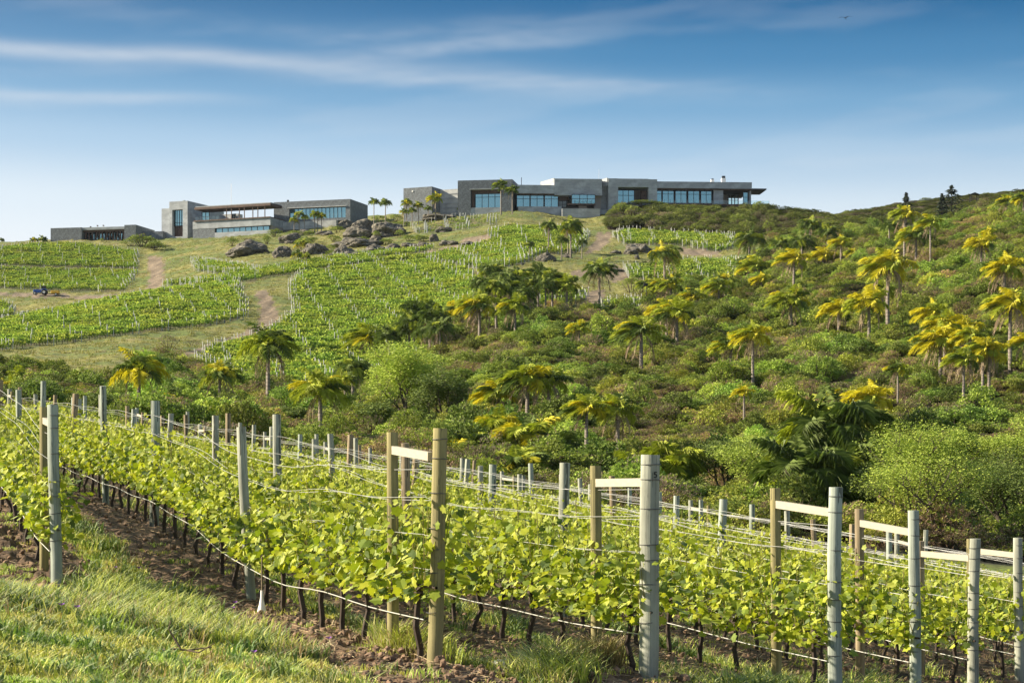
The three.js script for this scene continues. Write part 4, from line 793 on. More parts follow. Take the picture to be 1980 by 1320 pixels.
{
  const light = [[0.25, 0.35, 0.045], [0.52, 0.60, 0.10]], yellow = [[0.26, 0.28, 0.04], [0.48, 0.47, 0.08]], mid = [[0.10, 0.15, 0.03], [0.25, 0.32, 0.055]];
  // [px, base py, distance, width px, height px, palette, leaves, label]
  const list = [
    [790, 800, 138, 190, 130, [[0.34, 0.46, 0.06], [0.62, 0.70, 0.13]], 6500, 'feathery light green tree right of the two thin palm trunks'], [850, 800, 132, 120, 90, mid, 4000, 'darker green tree behind the feathery light green tree'], [725, 812, 124, 80, 40, mid, 2400, 'low green tree left of the feathery light green tree'],
    [1830, 1085, 70, 330, 250, light, 9000, 'spreading light green tree with dark limbs behind the right end of the vineyard'], [1945, 1080, 74, 240, 200, mid, 7000, 'green tree cut by the right edge behind the vineyard'], [1745, 1060, 80, 200, 150, mid, 5000, 'shaded green tree beside the big dark palms'],
    [1470, 1000, 88, 190, 150, light, 5500, 'light green tree left of the big dark palms'], [1395, 960, 92, 130, 100, mid, 3500, 'small green tree on the slope right of post 5'], [1960, 900, 105, 160, 90, light, 4000, 'light green bushy tree on the lower right slope'], [1850, 905, 108, 150, 70, light, 3600, 'low light green tree above the spreading tree'],
    [492, 862, 105, 120, 66, yellow, 4200, 'yellow-green bushy tree behind the near vineyard'], [385, 845, 112, 90, 44, yellow, 2600, 'low yellow-green bush behind the near vineyard, left of the bushy tree'], [320, 832, 112, 80, 26, mid, 2000, 'green bushy tree under the golden palm'], [70, 805, 120, 150, 66, mid, 4200, 'dark leafy tree at the left behind the vineyard'], [180, 812, 112, 120, 44, mid, 3200, 'dark leafy tree between the left posts'],
    [560, 815, 130, 80, 26, mid, 2000, 'dark green bush tree at the foot of the central vines'], [1150, 940, 96, 120, 70, light, 3000, 'light green bush tree behind the near vineyard middle'],
  ];
  list.forEach(([px, py, d, w, h, pal, n, label], i) => {
    const k = d / F, g = onGround(px, d), y = Math.min(g.y, (Y0 - py) * k), hh = (Y0 - py) * k + h * k - g.y;
    const t = thing('leafy_tree', label, 'tree', 'trees in the gully behind the near vineyard', g.x, g.y, g.z, i);
    const [a, b] = leafTree(600 + i, w * k, Math.max(1.2, hh), pal[0], pal[1], clamp(0.00062 * d, 0.045, 0.10), Math.round(n * 2.8));
    part('trunk', a, MAT.bark, t); part('crown', b, MAT.shrub, t);
  });
  // conifers on the far hill
  for (const [px, top, by, w, label] of [[1753, 372, 402, 34, 'small dark conifer on the far ridge'], [1841, 358, 410, 56, 'large dark conifer on the far ridge'], [1822, 374, 404, 24, 'short dark conifer beside the large conifer'], [1979, 366, 398, 16, 'dark conifer tip at the right edge of the ridge']]) {
    const d = 470, k = d / F, g = onGround(px, d), h = (Y0 - top) * k - g.y, r = rng(px), wood = new Tris(), c = new Tris();
    wood.tube([[0, -0.4, 0], [0, h * 0.5, 0], [0, h, 0]], 0.22, 0.03, 5, [0.07, 0.055, 0.045]);
    for (let i = 0; i < 900; i++) { const q = r() ** 0.8, y = h * (0.12 + 0.88 * q), rad = (1 - q * q) * w * k / 1.7 * (0.75 + 0.35 * Math.sin(q * 40)), a = rr(0, 6.28, r), e = rad * Math.sqrt(rr(0.25, 1, r)), s = rr(0.25, 0.5, r), x = Math.cos(a) * e, z = Math.sin(a) * e; const ux = Math.cos(a) * s, uz = Math.sin(a) * s; c.quad([x - ux, y + 0.1, z - uz], [x - uz * 0.5, y - 0.1, z + ux * 0.5], [x + ux, y - 0.25 + rr(0, 0.3, r), z + uz], [x + uz * 0.5, y - 0.1, z - ux * 0.5], mix3([0.022, 0.04, 0.022], [0.05, 0.075, 0.035], r())); }
    const t = thing('conifer_tree', label, 'conifer', 'conifers on the far ridge', g.x, g.y, g.z); part('trunk', wood.geo(), MAT.bark, t); part('crown', c.geo(), MAT.shrub, t);
  }
}
console.log('trees');

// ---------------------------------------------------------------- the near vineyard
const rowNames = ROWS.map((r) => r.k === -1 ? 'the row of the far left end post' : r.k === 0 ? 'the row of the leaning end post' : r.k === 1 ? 'the row of post 5' : 'the ' + ord(r.k - 1) + ' row right of post 5');
const rowAng = Math.atan2(RU[1], RU[0]);           // rotation.y that lays local x along the row
function vineLeaf(t, o, dir, up, s, col, r) { // a lobed vine leaf, folded a little along its midrib
  const side = new THREE.Vector3().crossVectors(dir, up).normalize(), nrm = new THREE.Vector3().crossVectors(side, dir).normalize(), fold = rr(-0.25, 0.35, r), curl = rr(-0.1, 0.35, r);
  const L = [[0, -0.08], [0.26, -0.22], [0.52, 0.02], [0.40, 0.22], [0.56, 0.50], [0.28, 0.60], [0, 0.95], [-0.28, 0.60], [-0.56, 0.50], [-0.40, 0.22], [-0.52, 0.02], [-0.26, -0.22]].map(([a, b]) => { const f = Math.abs(a) * fold - b * b * curl * 0.5; return [o.x + (side.x * a + dir.x * b + nrm.x * f) * s, o.y + (side.y * a + dir.y * b + nrm.y * f) * s, o.z + (side.z * a + dir.z * b + nrm.z * f) * s]; });
  const c = [o.x + dir.x * s * 0.18, o.y + dir.y * s * 0.18, o.z + dir.z * s * 0.18];
  for (let i = 0; i < 12; i++) t.tri(c, L[i], L[(i + 1) % 12], col);
}
const leafCol = (r) => { const g = r(); return g < 0.16 ? mix3([0.075, 0.13, 0.02], [0.13, 0.19, 0.022], r()) : g < 0.62 ? mix3([0.20, 0.28, 0.014], [0.34, 0.42, 0.018], r()) : mix3([0.40, 0.47, 0.02], [0.55, 0.58, 0.035], r()); };
function leafPose(r, x, y, z) { // leaves mostly face outward and up
  const sgn = z > 0 ? 1 : -1, dir = new THREE.Vector3(rr(-1, 1, r), rr(-0.8, 0.6, r), sgn * rr(-0.4, 0.9, r)).normalize(), up = new THREE.Vector3(rr(-0.8, 0.8, r), rr(-0.1, 1, r), sgn * rr(-0.3, 1.0, r)).normalize();
  return [new THREE.Vector3(x, y, z), dir, up];
}
const vineKinds = [], leafGeos = [];
for (let v = 0; v < 7; v++) {
  const r = rng(1200 + v), w = new Tris(), sh = new Tris(), f = new Tris(), bark = [0.052, 0.038, 0.03];
  const k1 = rr(-0.06, 0.06, r), k2 = rr(-0.05, 0.05, r);
  w.tube([[0, -0.12, 0], [k1, 0.12, k2], [-k1 * 0.6, 0.3, -k2], [k1 * 0.5, 0.46, 0], [0, 0.56, 0]], 0.027, 0.021, 6, bark);
  w.tube([[0, 0.54, 0], [0.02, 0.60, 0.01], [-0.01, 0.64, 0]], 0.038, 0.022, 6, bark);
  for (const s of [-1, 1]) w.tube([[0, 0.58, 0], [0.15 * s, 0.62, rr(-0.02, 0.02, r)], [0.42 * s, 0.62, 0]], 0.018, 0.011, 5, bark);
  for (let i = 0; i < 9; i++) {
    const x = -0.40 + 0.8 * (i + rr(0.2, 0.8, r)) / 9, top = r() < 0.2 ? rr(1.3, 1.55, r) : rr(1.0, 1.32, r), sx = rr(-0.12, 0.12, r), sz = rr(-0.16, 0.16, r), pts = [[x, 0.6, 0], [x + sx * 0.4, 0.85, sz * 0.5], [x + sx, top, sz]];
    sh.tube(pts, 0.006, 0.003, 3, [0.20, 0.18, 0.05]);
    const n = 34;
    for (let j = 0; j < n; j++) {
      const q = (j + r()) / n, y = mix(0.50, top, q), s = rr(0.042, 0.088, r) * (q > 0.8 ? mix(1, 0.5, (q - 0.8) / 0.2) : 1), sp = 0.10 + 0.14 * Math.sin(Math.PI * Math.min(1, q * 0.95)), z = sz * q + rr(-1, 1, r) * sp + (r() < 0.5 ? -0.05 : 0.05);
      const [o, dir, up] = leafPose(r, x + sx * q + rr(-0.1, 0.1, r), y, z); let c = leafCol(r); if (q > 0.82) c = mix3(c, [0.46, 0.50, 0.07], 0.6);
      vineLeaf(f, o, dir, up, s, c, r);
    }
  }
  vineKinds.push({ w: w.geo(), sh: sh.geo(), f: f.geo() });
}
for (let v = 0; v < 6; v++) { const t = new Tris(), r = rng(1500 + v); vineLeaf(t, new THREE.Vector3(), new THREE.Vector3(0, -0.5, 0.86), new THREE.Vector3(0, 0.86, 0.5), 1, [[0.45, 0.50, 0.05], [0.30, 0.40, 0.035], [0.22, 0.31, 0.035], [0.50, 0.53, 0.06], [0.11, 0.17, 0.035], [0.36, 0.45, 0.04]][v], r); leafGeos.push(t.geo()); }

const gy = (x, d) => H(x, d);
{
  // posts
  const G = { thick: [0, 1, 2].map((v) => postGeo(2.3, 0.083 + v * 0.004, 0.078 + v * 0.004, 16)), mid: [0, 1, 2, 3].map((v) => postGeo(2.25, 0.058 + v * 0.004, 0.054 + v * 0.004, 12)) };
  const ring = (R0) => { const g = new THREE.TorusGeometry(R0, 0.0035, 4, 18); g.rotateX(Math.PI / 2); return g; };
  const heights = [0.49, 0.82, 1.02, 1.05, 1.32, 1.62];
  const wireRows = [];
  let fontP = new FontLoader().loadAsync('fonts/droid/droid_sans_bold.typeface.json');
  const font = await fontP;
  ROWS.forEach((row, ri) => {
    const [ex, ed] = rowXD(row, row.s0), r = rng(50 + ri), name = rowNames[ri];
    const ey = gy(ex, ed), ends = row.k <= 6;
    const eMat = [MAT.postBlue, MAT.postOlive, MAT.postGrey, MAT.postBlue, MAT.postBlue, MAT.postGrey][row.k + 1] ?? MAT.postGrey;
    const R0 = { '-1': 0.062, 0: 0.060, 1: 0.083, 2: 0.064, 3: 0.060, 4: 0.066 }[row.k] ?? 0.062, lean = { '-1': -0.012, 0: 0.036, 1: 0.02, 2: 0.01, 3: 0.0, 4: 0.02 }[row.k] ?? 0.0;
    const hTop = { 0: 1.98, 2: 2.0, 3: 1.95, 4: 1.8, '-1': 1.98 }[row.k] ?? 1.9;
    // end brace at the headland
    const brace = (s, dirS, label) => {
      const [x, d] = rowXD(row, s), y = gy(x, d), t = thing('trellis_end_brace', label, 'trellis brace', 'row end braces of the near vineyard', x, y, -d, rowAng);
      const pg = postGeo(hTop + 0.3, R0 + 0.003, R0 - 0.002, 16); const e = part('end_post', pg, eMat, t); e.position.y = -0.3; e.rotation.z = 0; e.rotation.y = -rowAng;
      // lean in the picture's plane
      e.rotation.order = 'YXZ'; e.rotation.z = -lean;
      const bs = dirS * 1.08, [bx2, bd] = rowXD(row, s + bs), by = gy(bx2, bd) - y, bMat = row.k === 3 || row.k === 4 ? MAT.postBrown : MAT.postOlive;
      const b = part('brace_post', postGeo(hTop + 0.22, 0.052, 0.050, 14), bMat, t); b.position.set(bs, by - 0.3, 0);
      const L = Math.abs(bs), tilt = Math.atan2(by, bs) , rg = bx(0.04, L - 0.02, -0.036, 0.036, -0.022, 0.022, 0.6), rl = part('rail', rg, MAT.rail, t);
      rl.rotation.y = dirS > 0 ? 0 : Math.PI; rl.position.set(0, hTop - 0.235, 0); rl.rotation.z = dirS > 0 ? Math.atan2(by, L) : Math.atan2(by, L);
      if (s < 45) for (const hh of [0.49, 0.80, 1.0, 1.16, 1.42, hTop - 0.24, hTop - 0.1]) { const w = part('wire_wrap', ring(R0 + 0.003), MAT.darkWire, t); w.position.set(Math.sin(lean) * 0 , hh + rr(-0.03, 0.03, r), 0); w.rotation.x = rr(-0.06, 0.06, r); const v = new THREE.Vector3(lean * hh, 0, 0).applyAxisAngle(new THREE.Vector3(0, 1, 0), -rowAng); w.position.x += v.x; w.position.z += v.z; }
      if (row.k === 1 && dirS > 0) {
        const tg = new TextGeometry('5', { font, size: 0.052, depth: 0.002, curveSegments: 6 }); tg.center();
        const a = 0.45, m = part('number', tg, MAT.ink, t, 'black painted number 5'); const v = new THREE.Vector3(Math.sin(a) * (R0 + 0.0015) + lean * 1.72, 0, Math.cos(a) * (R0 + 0.0015)).applyAxisAngle(new THREE.Vector3(0, 1, 0), -rowAng);
        m.position.set(v.x, hTop - 0.17, v.z); m.rotation.y = -rowAng + a;
      }
      return t;
    };
    const look = { '-1': 'pale blue-grey end post with olive brace post and short rail, far left row', 0: 'olive leaning end post and brace post joined by a white rail', 1: 'thick grey end post numbered 5 with olive brace post and white rail', 2: 'blue-grey end post with olive brace post and white rail, next right of post 5', 3: 'blue-grey end post with thin brown brace post, second right of post 5', 4: 'split grey end post with brown brace post, third right of post 5' }[row.k] ?? 'grey end post with brown brace post and pale rail, ' + ord(row.k - 1) + ' right of post 5';
    if (ends) brace(row.s0, 1, look);
    brace(row.s1, -1, 'distant end brace closing ' + name);
    // line posts
    const posts = []; let i = 1;
    for (let s = row.s0 + (ends ? 6.5 : 1); s < row.s1 - 3; s += (i === 1 ? 6.35 : 4.4) + rr(-0.25, 0.25, r), i++) {
      const [x, d] = rowXD(row, s), px = CX + F * x / d; if (px < -120 || px > 2080) continue;
      const y = gy(x, d), m = single('vineyard_post', G.mid[(r() * 4) | 0], [MAT.postGrey, MAT.postBlue, MAT.postGrey, MAT.postBrown][(r() * 4) | 0], (d > 50 ? 'distant ' : '') + 'weathered line post, ' + ord(i) + ' behind the front of ' + name, 'post', 'line posts of the near vineyard');
      m.position.set(x, y - 0.35, -d); m.rotation.set(rr(-0.06, 0.06, r), rr(0, 6, r), rr(-0.07, 0.07, r)); m.scale.y = rr(0.94, 1.06, r);
    }
    // wires
    const w = thing('trellis_wires', 'thin steel trellis wires strung along ' + name, 'wires', 'trellis wires of the near vineyard');
    for (const [hh, rad, off] of [[0.42, 0.006, -0.07], [0.82, 0.0024, 0.03], [1.10, 0.0022, 0.06], [1.12, 0.0022, -0.06], [1.40, 0.0022, 0.06], [1.42, 0.0022, -0.06], [1.66, 0.0024, 0]]) {
      const pts = [];
      for (let s = row.s0; s <= row.s1; s += 1.6) { const [x, d] = rowXD(row, s), px = CX + F * x / d; if (px < -300 || px > 2300) { if (pts.length) break; continue; } const sag = 0.03 * Math.sin((s - row.s0) * 0.99) ** 2; pts.push(new THREE.Vector3(x + RN[0] * off, gy(x, d, false) * 0 + H(x, d, false) + 0.05 + hh - sag + (hh < 0.5 ? 0.004 : 0.012) * n2(s * 0.4, hh * 9), -d - RN[1] * off)); }
      if (pts.length > 2) part('wire', new THREE.TubeGeometry(new THREE.CatmullRomCurve3(pts), pts.length * 3, rad, 4), MAT.wire, w);
    }
  });

  // vines
  const vines = [];
  ROWS.forEach((row, ri) => { let i = 1; for (let s = row.s0 + 0.35; s < row.s1 - 0.4; s += 0.78, i++) { const [x, d] = rowXD(row, s), px = CX + F * x / d; if (px < -170 || px > 2130) continue; vines.push({ x, d, ri, i, px, s }); } });
  vines.sort((a, b) => a.d - b.d);
  const rest = vineKinds.map(() => []), restW = vineKinds.map(() => []);
  let leaves = 0;
  vines.forEach((v, n) => {
    const r = rng(7000 + v.ri * 300 + v.i), kind = (r() * 7) | 0, flip = r() < 0.5 ? Math.PI : 0, y = gy(v.x, v.d) - 0.02, sy = rr(0.92, 1.10, r), sx = rr(0.98, 1.15, r);
    if (n < 260) {
      const t = thing('grapevine', 'leafy grapevine, ' + ord(v.i) + ' from front in ' + rowNames[v.ri], 'grapevine', 'vines of the near vineyard', v.x, y, -v.d, rowAng + flip + rr(-0.06, 0.06, r));
      t.scale.set(sx, sy, sx);
      part('trunk', vineKinds[kind].w, MAT.bark, t); part('shoots', vineKinds[kind].sh, MAT.bark, t); part('foliage', vineKinds[kind].f, MAT.leaf, t).userData.kind = 'stuff';
      const nl = v.d < 19 ? 34 : v.d < 23 ? 20 : v.d < 28 ? 8 : 0;
      const face = flip ? -1 : 1;       // the side turned to the camera
      for (let k = 0; k < nl; k++) {
        const m = part('leaf', leafGeos[(r() * 6) | 0], MAT.leaf, t), q = r(); m.position.set(rr(-0.42, 0.42, r), mix(0.42, 1.22, q), face * (0.14 + 0.14 * Math.sin(Math.PI * q) + rr(0, 0.06, r)) * (r() < 0.8 ? 1 : -1));
        m.rotation.set(rr(-0.6, 0.5, r), (m.position.z > 0 ? 0 : Math.PI) + rr(-0.9, 0.9, r), rr(-0.7, 0.7, r)); m.scale.setScalar(rr(0.06, 0.10, r)); leaves++;
      }
    } else {
      const m = M4(v.x, y, -v.d, 0, rowAng + flip + rr(-0.06, 0.06, r), 0, sx, sy, sx); rest[kind].push([m, [1, 1, 1]]); restW[kind].push([m, [1, 1, 1]]);
    }
  });
  vineKinds.forEach((k, i) => { instanced('distant_vine_foliage', k.f, MAT.leaf, rest[i], 'leafy vines in the farther rows of the near vineyard', 'vines'); instanced('distant_vine_trunks', k.w, MAT.bark, restW[i], 'dark vine trunks in the farther rows of the near vineyard', 'vine trunks'); });
  console.log('near vines', vines.length, 'leaf meshes', leaves);
}

// ---------------------------------------------------------------- grass, straw and clods
{
  const tuft = (seed, n, h, w, cols, spread) => { const t = new Tris(), r = rng(seed); for (let i = 0; i < n; i++) { const a = rr(0, 6.28, r), q = spread * Math.sqrt(r()), x = Math.cos(a) * q, z = Math.sin(a) * q, hh = h * rr(0.45, 1.1, r), b = rr(0, 6.28, r), l = hh * rr(0.3, 1.5, r), dx = Math.cos(b) * l, dz = Math.sin(b) * l, wx = -Math.sin(b) * w, wz = Math.cos(b) * w, c = cols[(r() * cols.length) | 0], v = rr(0.8, 1.15, r), cc = [c[0] * v, c[1] * v, c[2] * v];
    const A = [x - wx, -0.02, z - wz], B = [x + wx, -0.02, z + wz], C = [x + dx * 0.4 + wx * 0.8, hh * 0.65, z + dz * 0.4 + wz * 0.8], D = [x + dx * 0.4 - wx * 0.8, hh * 0.65, z + dz * 0.4 - wz * 0.8]; t.quad(A, B, C, D, cc); t.tri(D, C, [x + dx, hh * 0.95, z + dz], cc); } return t.geo(); };
  const G1 = [[0.48, 0.54, 0.07], [0.57, 0.61, 0.11], [0.38, 0.47, 0.06], [0.66, 0.62, 0.22]], G2 = [[0.12, 0.20, 0.03], [0.18, 0.25, 0.035], [0.10, 0.16, 0.03]], G3 = [[0.46, 0.36, 0.17], [0.36, 0.27, 0.12], [0.30, 0.28, 0.08]];
  const T = [tuft(1, 44, 0.030, 0.0036, G1, 0.12), tuft(2, 40, 0.044, 0.0038, G1, 0.12), tuft(3, 22, 0.15, 0.004, G1, 0.10), tuft(4, 24, 0.11, 0.008, G2, 0.10), tuft(5, 20, 0.15, 0.003, G3, 0.10), tuft(6, 34, 0.045, 0.007, G2, 0.12)];
  const lists = T.map(() => []), r = rng(66);
  const put = (x, d, k, s, c) => lists[k].push([M4(x, H(x, d), -d, 0, rr(0, 6.28, r), 0, s, s * rr(0.8, 1.25, r), s), c]);
  // headland turf
  for (let i = 0; i < 42000; i++) {
    const d = 10 + 15 * r() ** 1.1, x = rr(-0.34, 0.31, r) * d, [q, e] = rowDist(x, d), a = fbm(x * 0.7, d * 0.7, 3), bare = fbm(x * 0.8 + 40, d * 0.8, 3);
    if (q + 0.12 * n2(x * 2.2, d * 2.2) < 0.74 && e < 2.6) { if (r() > 0.03) continue; }
    if (bare > 0.30 && r() < 0.75) continue;
    const w = r(), y = rr(0.85, 1.2, r), c = a > 0.12 ? [y * 0.85, y, y * 0.8] : [y * 1.12, y * 1.02, y];
    put(x, d, w < 0.58 ? 0 : w < 0.90 ? 1 : w < 0.91 ? 2 : w < 0.93 ? 3 : w < 0.94 ? 4 : 5, rr(0.8, 1.3, r), c);
  }
  // alleys and under the vines
  for (let i = 0; i < 12000; i++) {
    const d = 15 + 36 * r() ** 1.5, x = rr(-0.31, 0.31, r) * d, [q, e] = rowDist(x, d); if (d > edgeD(CX + F * x / d)) continue;
    const w = r(); if (q < 0.66) continue; put(x, d, w < 0.16 ? 2 : w < 0.4 ? 3 : w < 0.5 ? 4 : w < 0.75 ? 5 : 0, rr(0.9, 1.5, r), [1, 1, 1]);
  }
  // tall weeds between the first rows, dry grass by the numbered post
  for (const [cx, cd, sx, sd, n, ks] of [[0.35, 15.9, 0.25, 0.5, 170, [2, 4, 2, 3]], [0.75, 16.4, 0.14, 0.15, 70, [4]], [-0.9, 16.4, 0.3, 0.5, 70, [2, 4]], [2.2, 16.6, 0.4, 0.5, 130, [3, 2, 5]], [3.5, 18.4, 0.5, 0.8, 180, [3, 2]], [-4.2, 20.6, 0.5, 0.8, 260, [3, 3, 2]], [-3.9, 19.4, 0.6, 0.6, 220, [3, 2, 3]]]) for (let i = 0; i < n; i++) put(cx + sx * (r() + r() + r() - 1.5), cd + sd * (r() + r() + r() - 1.5), ks[(r() * ks.length) | 0], rr(1.0, 1.9, r), [1, 1, 1]);
  T.forEach((g, i) => instanced(['grass', 'grass', 'tall_grass', 'weeds', 'dry_grass', 'clover'][i], g, MAT.grass, lists[i], ['short turf on the headland in front of the vines', 'fine green grass on the headland and in the alleys', 'tall seeding grass between the vine rows', 'broad green weeds around the row ends', 'dry straw coloured grass around the posts', 'low clover patches in the headland turf'][i], 'grass'));
  // tussocks on the open hillside
  { const hg = [tuft(21, 34, 0.34, 0.02, [[0.30, 0.32, 0.05], [0.40, 0.36, 0.10], [0.22, 0.27, 0.04]], 0.42), tuft(22, 34, 0.26, 0.022, [[0.38, 0.36, 0.10], [0.30, 0.31, 0.07], [0.24, 0.29, 0.05]], 0.45)], HL = [[], []];
    for (let i = 0; i < 90000 && HL[0].length + HL[1].length < 17000; i++) { const d = 140 + 500 * r() ** 0.9, x = rr(-0.29, 0.24, r) * d, px = CX + F * x / d, py = pyOf(x, d); if (inScrub(px, py, d) || inTrack(px, py, d) || (inField(px, py, d) && r() < 0.75) || px > 1560) continue; const a = fbm(x / 26 + 3, d / 5.5, 3), s = rr(0.6, 1.6, r); if (r() > 0.55 + a) continue; const v = rr(0.75, 1.15, r); HL[a + rr(-0.2, 0.2, r) > 0 ? 1 : 0].push([M4(x, H(x, d) - 0.03, -d, 0, rr(0, 6, r), 0, s, s * rr(0.5, 1.1, r), s), [v, v, v]]); }
    HL.forEach((l, i) => instanced('hillside_grass', hg[i], MAT.grass, l, ['green grass tussocks on the open hillside', 'dry grass tussocks on the open hillside'][i], 'grass')); console.log('tussocks', HL[0].length, HL[1].length); }
  // straw on the soil, clods
  const st = new Tris(); st.quad([-0.5, 0, -0.006], [0.5, 0.02, -0.006], [0.5, 0.02, 0.006], [-0.5, 0, 0.006], [0.55, 0.43, 0.27]); st.quad([-0.5, -0.006, 0], [0.5, 0.014, 0], [0.5, 0.026, 0], [-0.5, 0.006, 0], [0.5, 0.40, 0.25]);
  const clod = new THREE.IcosahedronGeometry(1, 1); { const p = clod.attributes.position; for (let i = 0; i < p.count; i++) { const q = 1 + 0.35 * n3(p.getX(i) * 1.3, p.getY(i) * 1.3, p.getZ(i) * 1.3); p.setXYZ(i, p.getX(i) * q, p.getY(i) * q * 0.7, p.getZ(i) * q); } clod.computeVertexNormals(); }
  const L1 = [], L2 = [];
  for (let i = 0; i < 60000 && L1.length < 9000; i++) { const d = 13 + 26 * r() ** 1.6, x = rr(-0.31, 0.31, r) * d, [q, e] = rowDist(x, d); if (q > 0.72 || e > 2.4) continue; const v = rr(0.6, 1.2, r); L1.push([M4(x, H(x, d) + 0.015, -d, rr(-0.2, 0.2, r), rr(0, 6.28, r), rr(-0.2, 0.2, r), rr(0.08, 0.3, r), 0.3, 0.8), [v, v, v]]); const k = rr(0.008, 0.04, r) ** 1.0, w = rr(0.7, 1.25, r); L2.push([M4(x + rr(-0.2, 0.2, r), H(x, d) + k * 0.2, -d, rr(0, 3, r), rr(0, 3, r), 0, k, k, k), [0.20 * w, 0.13 * w, 0.085 * w]]); }
  instanced('straw_litter', st.geo(), MAT.straw, L1, 'dry straw lying on the tilled soil under the vines', 'straw');
  instanced('soil_clods', clod, std({ color: lin(1, 1, 1), roughness: 1 }), L2, 'brown soil clods under the vines', 'soil');
}
console.log('near');

// ---------------------------------------------------------------- small things
{
  const at = (px, py, d) => [(px - CX) * d / F, (Y0 - py) * d / F, -d];
  { // tractor and trailer on the road
    const g = ground(78, 571, 380), k = g.k, t = thing('tractor', 'small blue tractor with dark cab on the dirt road', 'tractor', undefined, g.x, g.y + 0.1, g.z, 0.04);
    part('body', new RoundedBoxGeometry(2.3, 0.85, 1.1, 2, 0.12).translate(-0.7, 0.95, 0), MAT.blue, t);
    part('fender', new RoundedBoxGeometry(1.3, 0.35, 1.6, 2, 0.1).translate(0.95, 1.35, 0), MAT.blue, t);
    const cab = part('cab', bx(0.25, 1.25, 1.3, 2.2, -0.6, 0.6), MAT.frame, t); part('cab_roof', new RoundedBoxGeometry(1.3, 0.14, 1.4, 2, 0.05).translate(0.75, 2.28, 0), MAT.dark, t); part('exhaust_pipe', new THREE.CylinderGeometry(0.05, 0.05, 0.9, 8).translate(-1.0, 1.8, 0.2), MAT.dark, t);
    for (const [x, r] of [[-1.4, 0.42], [0.95, 0.72]]) for (const z of [-0.75, 0.75]) { const w = sub('wheel', t); w.position.set(x, r, z); part('tyre', new THREE.TorusGeometry(r * 0.74, r * 0.27, 8, 20), MAT.rubber, w); part('rim', new THREE.CylinderGeometry(r * 0.5, r * 0.5, 0.2, 14).rotateX(Math.PI / 2), MAT.white, w); }
    const g2 = ground(106, 573, 380), c = thing('trailer', 'low trailer with yellow box behind the blue tractor', 'trailer', undefined, g2.x, g2.y + 0.1, g2.z, 0.04);
    part('box', new RoundedBoxGeometry(2.0, 0.75, 1.3, 2, 0.08).translate(0, 1.0, 0), MAT.yellow, c); part('chassis', bx(-1.6, 1.2, 0.5, 0.62, -0.5, 0.5), MAT.dark, c); part('tow_bar', bx(-2.6, -1.6, 0.5, 0.58, -0.06, 0.06), MAT.dark, c);
    for (const z of [-0.7, 0.7]) { const w = sub('wheel', c); w.position.set(0.3, 0.36, z); part('tyre', new THREE.TorusGeometry(0.27, 0.1, 8, 16), MAT.rubber, w); part('rim', new THREE.CylinderGeometry(0.18, 0.18, 0.16, 12).rotateX(Math.PI / 2), MAT.white, w); }
  }
  // fence in front of the shrubs below the pavilion
  { const fp = postGeo(2.4, 0.09, 0.08, 6); let i = 1; for (const px of [1198, 1232, 1255, 1277, 1299, 1322, 1344, 1366, 1387, 1410, 1432]) { const q = ground(px, 448 + (px - 1198) * 0.065, 380), m = single('fence_post', fp, MAT.postGrey, ord(i++) + ' tall fence post from the left, along the shrubs below the pavilion', 'fence post', 'fence posts below the pavilion'); m.position.set(q.x, q.y - 0.2, q.z); } }
  { // dark box on a post at the track fork
    const q = ground(1250, 588, 240), t = thing('control_box', 'dark box on a thin post beside the grassy mound', 'box', undefined, q.x, q.y, q.z); part('post', postGeo(3.2, 0.06, 0.05, 8), MAT.dark, t); part('box', new RoundedBoxGeometry(0.7, 0.5, 0.35, 2, 0.05).translate(-0.1, 3.3, 0), MAT.dark, t);
  }
  { // shelter on the far hill
    const q = onGround(1884, 540), t = thing('hill_shelter', 'tiny open shelter with dark roof on the far right ridge', 'shelter', undefined, q.x, (Y0 - 379) * 540 / F - 0.2, q.z);
    for (const x of [-1.0, 1.0]) for (const z of [-0.8, 0.8]) part('post', bx(x - 0.08, x + 0.08, -1.5, 0.6, z - 0.08, z + 0.08), MAT.dark, t);
    const s = new THREE.Shape([new THREE.Vector2(-1.7, 0.5), new THREE.Vector2(0, 1.15), new THREE.Vector2(1.7, 0.5), new THREE.Vector2(0, 0.75)]); part('roof', new THREE.ExtrudeGeometry(s, { depth: 2.4, bevelEnabled: false }).translate(0, 0, -1.2), MAT.dark, t);
  }
  { // bird
    const [x, y, z] = at(1635, 35, 220), t = new Tris(), c = [0.04, 0.04, 0.045];
    t.tube([[-0.28, 0, 0], [-0.12, 0.02, 0], [0.1, 0.02, 0], [0.3, -0.02, 0]], 0.05, 0.02, 6, c); t.tube([[-0.28, 0, 0], [-0.4, 0.01, 0]], 0.05, 0.005, 5, c);
    for (const s of [-1, 1]) { t.quad([-0.14, 0.03, 0], [0.12, 0.03, 0], [0.06, 0.20, s * 0.4], [-0.10, 0.20, s * 0.38], c); t.quad([-0.10, 0.20, s * 0.38], [0.06, 0.20, s * 0.4], [0.10, 0.10, s * 0.8], [0.04, 0.11, s * 0.8], c); }
    t.quad([0.28, -0.02, -0.02], [0.28, -0.02, 0.02], [0.46, -0.04, 0.09], [0.46, -0.04, -0.09], c);
    const m = single('bird', t.geo(), MAT.bark, 'lone dark bird soaring in the blue sky', 'bird'); m.position.set(x, y, z); m.rotation.y = 1.1;
  }
